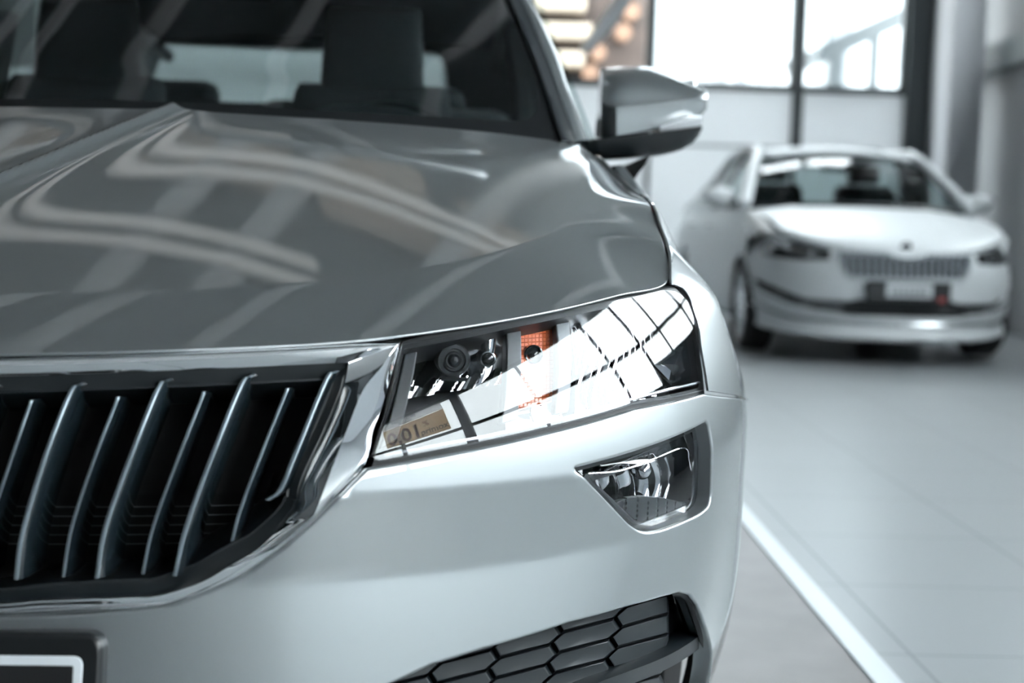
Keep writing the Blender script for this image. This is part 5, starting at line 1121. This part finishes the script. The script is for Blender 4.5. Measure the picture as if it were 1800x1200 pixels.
        # glasshouse side
        b = Build(); b.grid(np.array([[(s * .845, y, belt(y)), (s * x, yt, z)] for y, x, yt, z in ((1.46, .60, 2.10, 1.44), (2.0, .60, 2.2, 1.455), (2.6, .60, 2.62, 1.47), (3.5, .585, 3.4, 1.44), (4.3, .55, 3.75, 1.38))]))
        b.make('side_window', SG, root)
        b = Build(); b.tube([(s * .835, 1.32, 1.03), (s * .75, 1.62, 1.21), (s * .655, 1.93, 1.39), (s * .60, 2.14, 1.475), (s * .595, 2.7, 1.495), (s * .58, 3.4, 1.46), (s * .60, 4.0, 1.28), (s * .70, 4.6, 1.04)], [.045, .042, .038, .035, .035, .04, .06, .08], 10); b.make('pillar', WP, root)
        b = Build(); b.obox((s * .73, 2.62, 1.24), (s * -.115, 0, .23), (0, .05, 0), (.012, 0, .006)); b.make('centre_pillar', MAT['black'], root)
        # mirror
        m = empty('door_mirror'); m.parent = root
        G = []
        for k, (x, hz, hy) in enumerate(((.86, .045, .05), (.90, .068, .07), (.98, .072, .075), (1.05, .062, .07), (1.085, .035, .045))):
            G.append([(s * x, 1.62 + hy * math.cos(t) * (1 if math.cos(t) < 0 else .7), 1.085 + .01 * k / 4 + hz * math.copysign(abs(math.sin(t)) ** .7, math.sin(t))) for t in np.linspace(0, 2 * PI, 20, endpoint=False)])
        b = Build(); b.grid(np.array(G), closed_v=True)
        for q in (0, -1): b.add(G[q], [tuple(range(20))])
        b.make('mirror_shell', WP, m)
        b = Build(); b.box((s * .80, 1.60, 1.02), (s * .93, 1.68, 1.05)); b.make('mirror_foot', MAT['black'], m, bevel=.01)
    # bonnet, crowned with a raised centre
    G = []
    for x in np.linspace(-1, 1, 49):
        row = []
        for t in np.linspace(0, 1, 31):
            xx = x * (.76 + .06 * t)
            y0 = float(np.interp(abs(xx), gx, gy)) + .055; y = y0 + (1.36 + .10 * x * x - y0) * t
            z = .738 + .10 * abs(x) ** 3 * (1 - t) + .315 * t ** .62 * (1 - .10 * t) + .03 * (1 - x * x) * t - .035 * abs(x) ** 5 * t + .016 * math.exp(-((abs(xx) - .30 - .22 * t) / .07) ** 2) * smooth(np.array(t * 3)) * (1 - .6 * t)
            row.append((xx, y, float(z)))
        G.append(row)
    b = Build(); b.grid(np.array(G)); o = b.make('bonnet', WP, root); sm = o.modifiers.new('sheet', 'SOLIDIFY'); sm.thickness = .02; sm.offset = -1
    G = [[(s * (.775 + .06 * t), y + 0 * t, z - .055 * t) for t in np.linspace(0, 1, 5)] for y, z, s in ((.60, .86, 1), (.9, .955, 1), (1.2, 1.0, 1), (1.45, 1.02, 1))]
    for s in (1, -1):
        rows = []
        for y, x0, z0 in ((.34, .66, .785), (.42, .70, .815), (.50, .735, .845), (.60, .755, .875), (.72, .77, .905), (.95, .79, .955), (1.2, .81, .995), (1.5, .82, 1.03)):
            xo = float(np.interp(y, gy, gx)) - .028 if y < .9 else .90; zo = z0 - .03 if y < .64 else (.79 if y < .9 else .86)
            rows.append([(s * (x0 + (xo - x0) * t), y, z0 + (zo - z0) * t ** 1.7 + .012 * math.sin(PI * t)) for t in np.linspace(0, 1, 9)])
        b = Build(); b.grid(np.array(rows)); b.make('wing_top', WP, root)
    em = empty('badge', (0, .085, .775)); em.parent = root; em.rotation_euler = (math.radians(-62), 0, 0)
    b = Build(); b.lathe((0, 0, 0), (0, 0, 1), [(-.006, .036), (.003, .036), (.005, .030)], 28, cap=True); b.make('badge_disc', MAT['black'], em, auto=.6)
    b = Build(); b.tube([(.033 * math.cos(t), .033 * math.sin(t), .004) for t in np.linspace(0, 2 * PI, 29)], .003, 6); b.make('badge_ring', MAT['chrome'], em)
    # windscreen, roof, rear
    def WS(s, t):
        s = np.asarray(s, float); t = np.asarray(t, float)
        return np.stack([s * (.80 - .235 * t), 1.30 + .10 * s * s + .76 * t - .0 * s, 1.055 - .03 * s * s + .395 * t + .04 * np.sin(PI * t) + .015 * (1 - s * s) * t], -1)
    a, c = np.meshgrid(np.linspace(-1, 1, 21), np.linspace(0, 1, 13), indexing='ij')
    b = Build(); b.grid(WS(a.ravel(), c.ravel()).reshape(21, 13, 3)); b.make('windscreen', SG, root)
    b = Build(); b.tube(WS(np.linspace(-1, 1, 21), np.full(21, 0.0)) + (0, -.01, 0), .018, 6); b.make('wiper_cowl', MAT['black'], root)
    b = Build(); b.grid(np.array([[(s * x, y, z + .05 * (1 - s * s)) for s in np.linspace(-1, 1, 17)] for x, y, z in ((.565, 1.99, 1.425), (.580, 2.06, 1.452), (.60, 2.3, 1.475), (.60, 2.9, 1.485), (.59, 3.4, 1.455), (.57, 3.7, 1.40))])); o = b.make('roof', WP, root); sm = o.modifiers.new('sheet', 'SOLIDIFY'); sm.thickness = .03; sm.offset = -1
    b = Build(); b.grid(np.array([[(s * x, y, z + .04 * (1 - s * s)) for s in np.linspace(-1, 1, 13)] for x, y, z in ((.56, 3.70, 1.405), (.60, 4.0, 1.26), (.66, 4.35, 1.07))])); b.make('rear_window', SG, root)
    b = Build(); b.grid(np.array([[(s * x, y, z) for s in np.linspace(-1, 1, 13)] for x, y, z in ((.70, 4.33, 1.07), (.78, 4.75, 1.07), (.80, 4.82, .95), (.84, 4.84, .6), (.80, 4.80, .28))])); b.make('boot_lid', WP, root)
    b = Build(); b.box((-.78, .60, .17), (.78, 4.6, .27)); b.make('underbody', MAT['void'], root)
    # cabin
    prof = [(1.40, 1.03), (1.65, 1.045), (1.95, 1.02), (2.0, .8)]
    b = Build(); b.grid(np.array([[(x, y, z) for y, z in prof] for x in np.linspace(-.78, .78, 9)])); b.make('dashboard', MAT['dash'], root)
    for x in (-.38, .38):
        st = empty('seat', (x, 2.45, .6)); st.parent = root
        b = Build(); b.obox((0, .12, .30), (.25, 0, 0), (0, .07, 0), (0, .07, .33)); b.make('backrest', MAT['cloth'], st, bevel=.06)
        b = Build(); b.obox((0, .22, .72), (.13, 0, 0), (0, .04, 0), (0, .008, .075)); b.make('head_restraint', MAT['cloth'], st, bevel=.03)
        b = Build(); b.box((-.25, -.45, -.15), (.25, .12, .03)); b.make('cushion', MAT['cloth'], st, bevel=.05)
    b = Build(); b.box((-.65, 3.35, .5), (.65, 3.5, 1.10)); b.make('rear_bench', MAT['cloth'], root, bevel=.06)
    sw = empty('steering_wheel', (.38, 2.02, 1.0)); sw.parent = root; sw.rotation_euler = (math.radians(66), 0, 0)
    b = Build(); b.tube([(.18 * math.cos(k), .18 * math.sin(k), 0) for k in np.linspace(0, 2 * PI, 33)], .015, 8); b.make('wheel_rim', MAT['black'], sw)
    b = Build(); b.obox((0, 0, 0), (.16, 0, 0), (0, .03, 0), (0, 0, .01)); b.make('hub', MAT['black'], sw)
    b = Build(); b.obox((0, 2.05, 1.36), (.12, .0, 0), (0, .02, 0), (0, 0, .035)); b.make('interior_mirror', MAT['black'], root, bevel=.012)
    return root
# ------------------------------------------------------------------ the showroom
X0, X1, Y0, Y1, ZC, WH = -9.0, 4.75, -10.0, 15.6, 6.4, 3.80
def struct(b, name, m, **k):
    o = b.make(name, m, **k); o['kind'] = 'structure'; return o
def tile_floor():
    m = bpy.data.materials.new('floor_tiles'); m.use_nodes = True; nt = m.node_tree; bs = nt.nodes['Principled BSDF']
    tc = nt.nodes.new('ShaderNodeTexCoord'); mp = nt.nodes.new('ShaderNodeMapping'); br = nt.nodes.new('ShaderNodeTexBrick')
    mp.inputs['Location'].default_value = (-.945, -3.0, 0)
    nt.links.new(tc.outputs['Object'], mp.inputs['Vector']); nt.links.new(mp.outputs[0], br.inputs['Vector'])
    br.offset = 0; br.squash = 1
    br.inputs['Scale'].default_value = 1.0; br.inputs['Brick Width'].default_value = .57; br.inputs['Row Height'].default_value = .59
    br.inputs['Mortar Size'].default_value = .004; br.inputs['Mortar Smooth'].default_value = .1
    br.inputs['Color1'].default_value = (.29, .31, .322, 1); br.inputs['Color2'].default_value = (.30, .32, .332, 1); br.inputs['Mortar'].default_value = (.16, .175, .185, 1)
    nt.links.new(br.outputs['Color'], bs.inputs['Base Color']); bs.inputs['Roughness'].default_value = .30; bs.inputs['Specular IOR Level'].default_value = .45
    return m
def milky(name, c, t):
    m = mat(name, c, .5); nt = m.node_tree; b = nt.nodes['Principled BSDF']; o = nt.nodes['Material Output']
    tr_ = nt.nodes.new('ShaderNodeBsdfTranslucent'); tr_.inputs[0].default_value = (*c, 1); mx = nt.nodes.new('ShaderNodeMixShader'); mx.inputs[0].default_value = t
    nt.links.new(b.outputs[0], mx.inputs[1]); nt.links.new(tr_.outputs[0], mx.inputs[2]); nt.links.new(mx.outputs[0], o.inputs['Surface']); return m
def room():
    wall_m = mat('white_wall', (.86, .88, .89), .7); grey_m = mat('grey_panel', (.36, .37, .375), .6, noise=(1.2, .04))
    ceil_m = mat('dark_ceiling', (.13, .145, .15), .8); steel = mat('dark_steel', (.050, .060, .064), .45)
    beam_m = mat('painted_beam', (.80, .78, .78), .55); white_p = milky('white_panel', (.88, .90, .91), .23)
    post_m = mat('grey_column', (.60, .61, .64), .6); dark_glass_m = steel
    b = Build(); b.box((X0, Y0, -.10), (X1, Y1, 0)); struct(b, 'floor', tile_floor())
    brown = mat('brown_floor', (.20, .185, .185), .35, noise=(6, .10))
    b = Build(); b.box((-2.0, 2.2, 0), (.805, 9.0, .006)); o = struct(b, 'floor_mat', brown); o.name = 'floor_brown'
    b = Build(); b.box((.805, 2.2, 0), (.862, 9.0, .010)); b.box((-2.0, 2.143, 0), (.862, 2.2, .010)); struct(b, 'trim_1', mat('pale_strip', (.66, .70, .73), .3))
    b = Build(); b.box((X0, 3.4, ZC), (X1, Y1, ZC + .15)); struct(b, 'ceiling', ceil_m)
    b = Build(); b.box((X0, Y0, ZC), (X1, 3.4, ZC + .15)); struct(b, 'ceiling', mat('white_ceiling', (.85, .87, .88), .8))  # unseen near half made white to brighten the bonnet's mirrored front band
    # right wall: glazed near the cars, grey panels further on
    fr = Build()
    gl = []
    b = Build(); b.box((X1, 12.0, 0), (X1 + .2, Y1, ZC)); b.box((X1, 8.6, 0), (X1 + .2, 12.0, 2.8)); b.box((X1, 8.6, 4.0), (X1 + .2, 12.0, ZC)); b.box((X1, Y0, WH), (X1 + .2, 8.6, ZC)); b.box((X1, Y0, 0), (X1 + .2, -8.6, WH)); b.box((X1, 8.4, 0), (X1 + .2, 8.6, WH))
    struct(b, 'wall_right', grey_m)
    ys = [(-8.6, 1.80, .035), (-6.7, 1.80, .035), (-4.8, 1.80, .035), (-2.9, 1.80, .035), (-1.05, 1.80, .12), (.75, 1.80, .035), (2.9, 1.80, .035), (4.15, 2.2, .035), (5.3, 2.2, .035), (6.9, 2.2, .035), (8.4, 2.2, .035)]
    for i in range(10):
        (y0, zs, wa), (y1, _, wb) = ys[i], ys[i + 1]; f = Build()
        for a, c in ((y0, y0 + wa), (y1 - wb, y1)): f.box((X1 + .04, a, zs), (X1 + .12, c, WH))
        for zz in (zs, 2.70, WH - .07): f.box((X1 + .04, y0, zz), (X1 + .12, y1, zz + .06))
        wo = struct(f, 'window_%d' % (i + 1), steel)
        g = Build(); g.box((X1 + .07, y0 + wa, zs + .06), (X1 + .08, y1 - wb, WH - .07)); g.make('window_glass', MAT['pane'], wo)
    for i, (y0, y1) in enumerate(((8.6, 10.3), (10.3, 12.0))):  # upper panes added out of view to light the white car and far wall
        f = Build()
        for a, c in ((y0, y0 + .05), (y1 - .05, y1)): f.box((X1 + .04, a, 2.8), (X1 + .12, c, 4.0))
        for zz in (2.8, 3.94): f.box((X1 + .04, y0, zz), (X1 + .12, y1, zz + .06))
        wo = struct(f, 'window_%d' % (i + 14), steel); g = Build(); g.box((X1 + .07, y0 + .05, 2.86), (X1 + .08, y1 - .05, 3.94)); g.make('window_glass', MAT['pane'], wo)
    b = Build(); b.box((X1, -8.6, 0), (X1 + .2, 4.15, 1.80)); struct(b, 'wall_right', milky('soft_fill_panel', (.85, .88, .90), .12))  # unseen translucent panel added as soft light for the lower bumper
    b = Build(); b.box((X1, 4.15, 0), (X1 + .2, 8.4, 2.2)); struct(b, 'wall_right_sill', mat('dark_panel', (.10, .105, .11), .5)).name = 'wall_right'
    # wall behind the camera
    b = Build(); b.box((X0, Y0 - .2, 0), (X1, Y0, ZC)); struct(b, 'wall_front', mat('dark_wall', (.07, .075, .08), .6))
    # left wall
    b = Build(); b.box((X0 - .2, Y0, 0), (X0, Y1, ZC)); struct(b, 'wall_left', bpy.data.materials['dark_wall'])
    # far wall: white panels below, windows above
    b = Build(); b.box((X0, Y1, 0), (4.6, Y1 + .12, 2.36)); b.box((-4.9, Y1, 2.36), (.3, Y1 + .12, ZC)); struct(b, 'wall_back', white_p)
    b = Build(); b.box((X0, Y1, 2.36), (-4.9, Y1 + .12, ZC)); struct(b, 'wall_back', grey_m)
    b = Build(); b.box((X0, Y1 - .015, 1.74), (4.28, Y1, 1.775)); struct(b, 'trim_2', mat('panel_groove', (.35, .37, .38), .6))
    xs = [.3, 1.72, 3.30, 4.50]
    for i in range(3):
        x0, x1 = xs[i], xs[i + 1]; f = Build(); w = .05
        for a, c in ((x0, x0 + w), (x1 - w, x1)): f.box((a, Y1 - .02, 2.36), (c, Y1 + .10, ZC))
        for zz in (2.36, 4.6, ZC - .08): f.box((x0, Y1 - .02, zz), (x1, Y1 + .10, zz + .08))
        wo = struct(f, 'window_%d' % (i + 11), steel)
        g = Build(); g.box((x0 + w, Y1 + .03, 2.44), (x1 - w, Y1 + .04, ZC - .08)); g.make('window_glass', MAT['pane'], wo)
    b = Build(); b.box((3.27, Y1 - .10, 1.70), (3.38, Y1 - .02, ZC)); b.box((3.29, Y1 - .06, 0), (3.335, Y1 - .01, 1.7)); struct(b, 'trim_3', steel)
    b = Build(); b.box((1.70, Y1 - .06, 0), (1.745, Y1 - .01, 1.7)); struct(b, 'trim_4', steel)
    b = Build(); b.box((4.50, Y1 - .12, 0), (4.80, Y1 + .1, ZC)); struct(b, 'trim_5', steel)
    # column and a rail on the right wall
    b = Build(); b.box((4.20, 13.1, 0), (4.50, 13.5, ZC)); struct(b, 'column', post_m)
    b = Build(); b.box((4.60, 11.0, 2.40), (X1, 14.6, 2.64)); struct(b, 'trim_6', mat('wall_rail', (.30, .33, .33), .5))
    # ceiling beams
    for i, x in enumerate((-6.6, -5.4, -4.0, -2.75, -2.0, -.7, .7, 2.1)):      # slanting ribs under the dark deck
        k = .37; yb = min(15.5, 8.3 + (4.6 - x) / k); P = np.array([[x + (3.6 - 8.3) * k, 3.6, ZC - .26], [x + (yb - 8.3) * k, yb, ZC - .26]])
        P[0, 0] = max(P[0, 0], X0 + .2); b = Build(); b.obox(P.mean(0), (.075, 0, 0), (P[1] - P[0]) / 2, (0, 0, .08)); struct(b, 'trim_%d' % (10 + i), beam_m)
    for i in range(6):  # unseen panels added so the bonnet mirrors a brown band
        b = Build(); b.box((-6.3 + 1.3 * i, 10.25, ZC - .12), (-5.3 + 1.3 * i, 11.7, ZC - .05)); struct(b, 'trim_%d' % (30 + i), mat('brown_reflection_panel', (.70, .56, .46), .7) if i == 0 else bpy.data.materials['brown_reflection_panel'])
    glow_m = mat('glow_tube', (.85, .85, .85), .4, emit=(1, .96, .92), estr=.14)  # faint glow added so the unseen tubes draw lines on the bonnet
    for i, (p, q, lab) in enumerate((((-4.6, 9.5), (1.2, 10.9), 'long pair of ceiling tubes, glow added, mirrored across the middle of the silver bonnet'), ((-4.6, 9.0), (-1.1, 9.0), 'short pair of ceiling tubes, glow added, mirrored low on the silver bonnet'))):
        lp = empty('ceiling_tubes', (0, 0, 0)); tag(lp, lab, 'lamp')
        a, c = np.array([*p, ZC - .34]), np.array([*q, ZC - .34]); d = (c - a) / 2; n = np.array([-d[1], d[0], 0]) / np.hypot(d[0], d[1])
        for w in (-.13, .13):
            b = Build(); b.obox((a + c) / 2 + n * w, d, n * .03, (0, 0, .03)); b.make('glow_tube', glow_m, lp)
        b = Build(); b.obox((a + c) / 2 + (0, 0, .05), d, n * .05, (0, 0, .012)); b.make('tray', MAT['black'], lp)
        for t in (-.9, 0, .9):
            b = Build(); e = (a + c) / 2 + d * t; b.tube([e + (0, 0, .06), e + (0, 0, .34)], .008, 6); b.make('hanger', steel, lp)
    # ground outside
    b = Build(); b.box((-40, Y1 + .2, -.25), (40, 60, -.12)); b.box((X1 + .25, -40, -.25), (50, Y1 + .2, -.12)); b.box((-40, -45, -.25), (X1 + .25, Y0 - .3, -.12))
    struct(b, 'ground', mat('outside_paving', (.32, .32, .32), .9))

def banner():
    # a paper banner on the glazing, printed to be read from the street
    r = empty('window_banner', (X1 - .02, -2.35, 3.03)); tag(r, 'beige paper banner with red figures stuck on the side window', 'banner')
    b = Build(); b.box((.0, -.98, -.24), (.006, .95, .42)); b.make('sheet', milky('banner_paper', (.78, .63, .45), .80), r)
    b = Build(); b.box((.0, -.98, .43), (.006, .95, .64)); b.make('white_sheet', milky('banner_white', (.93, .93, .93), .90), r)
    def text(t, size, y, z, c, nm, fat=0.0):
        cu = bpy.data.curves.new(nm, 'FONT'); cu.body = t; cu.size = size; cu.extrude = .001; cu.offset = fat
        f = bpy.data.objects.new(nm, cu); COL.objects.link(f); bpy.context.view_layer.update()
        me = bpy.data.meshes.new_from_object(f.evaluated_get(bpy.context.evaluated_depsgraph_get())); bpy.data.objects.remove(f)
        o = bpy.data.objects.new(nm, me); COL.objects.link(o); o.parent = r; o.location = (-.003, y, z); o.rotation_euler = (PI / 2, 0, PI / 2); me.materials.clear(); me.materials.append(c)
    red = mat('print_red', (.30, .02, .015), .6); blk = mat('print_black', (.02, .02, .03), .6)
    text('0,01', .64, -.90, -.18, red, 'lettering', .012); text('%', .26, .28, .10, red, 'lettering', .004); text('primox', .27, .14, -.16, blk, 'lettering', .004)
    text('VREDITSKURS', .13, -.62, .54, blk, 'lettering', .003); text('RKSION', .12, -.40, .45, blk, 'lettering', .003)
def outside():
    # what shows through the far windows
    brown = mat('brown_boards', (.060, .043, .036), .8, noise=(3, .3)); cream = mat('cream_boards', (.30, .245, .19), .7)
    r = empty('timber_store', (-2.0, 20.0, -.12)); tag(r, 'brown boarded timber store outside the far window, above the door mirror', 'building')
    b = Build(); b.box((-5, 0, 0), (4.25, 3, 7.5)); b.make('boarding', brown, r)
    for k in range(9):
        b = Build(); b.box((.6, -.5, 2.72 + .37 * k), (3.35 - .1 * (k % 2), -.02, 2.93 + .37 * k)); b.make('stacked_plank', cream, r, bevel=.03)
    for k in range(5):
        b = Build(); x = 3.0 + .22 * k; b.lathe((x + .12 * (k % 2), -.3, 2.75 + .28 * k), (0, 1, 0), [(-.1, .11), (.25, .11)], 16); b.make('log', mat('log_end', (.20, .115, .075), .8) if k == 0 else bpy.data.materials['log_end'], r)
    f = empty('building', (3.0, 27.0, -.12)); tag(f, 'pale rendered building outside behind the far windows', 'building')
    b = Build(); b.box((-.6, 0, 0), (14, 6, 13)); b.make('wall', mat('pale_render', (.34, .36, .37), .9), f)
    for k in range(7):
        b = Build(); b.box((-.5 + 1.9 * k, -.35, 0), (-.15 + 1.9 * k, 0, 13)); b.make('pier', mat('grey_pier', (.13, .14, .15), .9) if k == 0 else bpy.data.materials['grey_pier'], f)
    c = empty('canopy', (4.3, 17.3, 0)); tag(c, 'dark steel canopy with a sloping beam outside the far right window', 'canopy')
    st = bpy.data.materials['dark_steel']
    b = Build(); P = np.array([[3.55, 0, 2.78], [5.25, 0, 3.62]]) - (4.3, 0, 0); d = P[1] - P[0]; n = np.array([-d[2], 0, d[0]]) / np.linalg.norm(d)
    b.obox(P.mean(0), d / 2, (0, .06, 0), n * .10); b.make('sloping_beam', st, c)
    for x, w in ((-.16, .09), (.30, .06), (.80, .07)):
        b = Build(); b.box((x - w, -.05, -.12), (x + w, .05, 3.10 + .49 * x)); b.make('post', st, c)
    b = Build(); b.box((-.75, -.03, 2.36), (.75, .03, 2.44)); b.make('rail', st, c)
    for i, (x, h) in enumerate(((2.45, 6.0), (3.02, 6.0))):
        b = Build(); b.lathe((x, 18.2, -.12), (0, 0, 1), [(0, .05), (h, .045)], 16); o = b.make('flag_pole', mat('pale_pole', (.55, .57, .58), .5) if i == 0 else bpy.data.materials['pale_pole']); tag(o, ('thin pale pole outside the window, nearer the silver car', 'thin pale pole outside, just left of the dark window post')[i], 'pole')
    lp = empty('strip_lamp', (0, 0, 0)); tag(lp, 'slim grey strip lamp hanging in front of the far window above the door mirror', 'lamp')
    p0 = np.array([.98, 15.0, 2.68]); p1 = np.array([1.16, 12.2, 2.86]); d = p1 - p0
    b = Build(); b.obox((p0 + p1) / 2, d / 2, (.06, 0, 0), (0, 0, .035)); b.make('lamp_body', mat('lamp_grey', (.42, .44, .46), .4), lp)
    for q in (.15, .85):
        b = Build(); p = p0 + d * q; b.tube([p, (p[0], p[1], ZC)], .006, 6); b.make('hanger', st, lp)
room(); banner(); outside()
car = suv()
grille(car); plate(car); headlight(car); fog_lamp(car); lower_grille(car); door_mirror(car); cabin(car)
saloon()
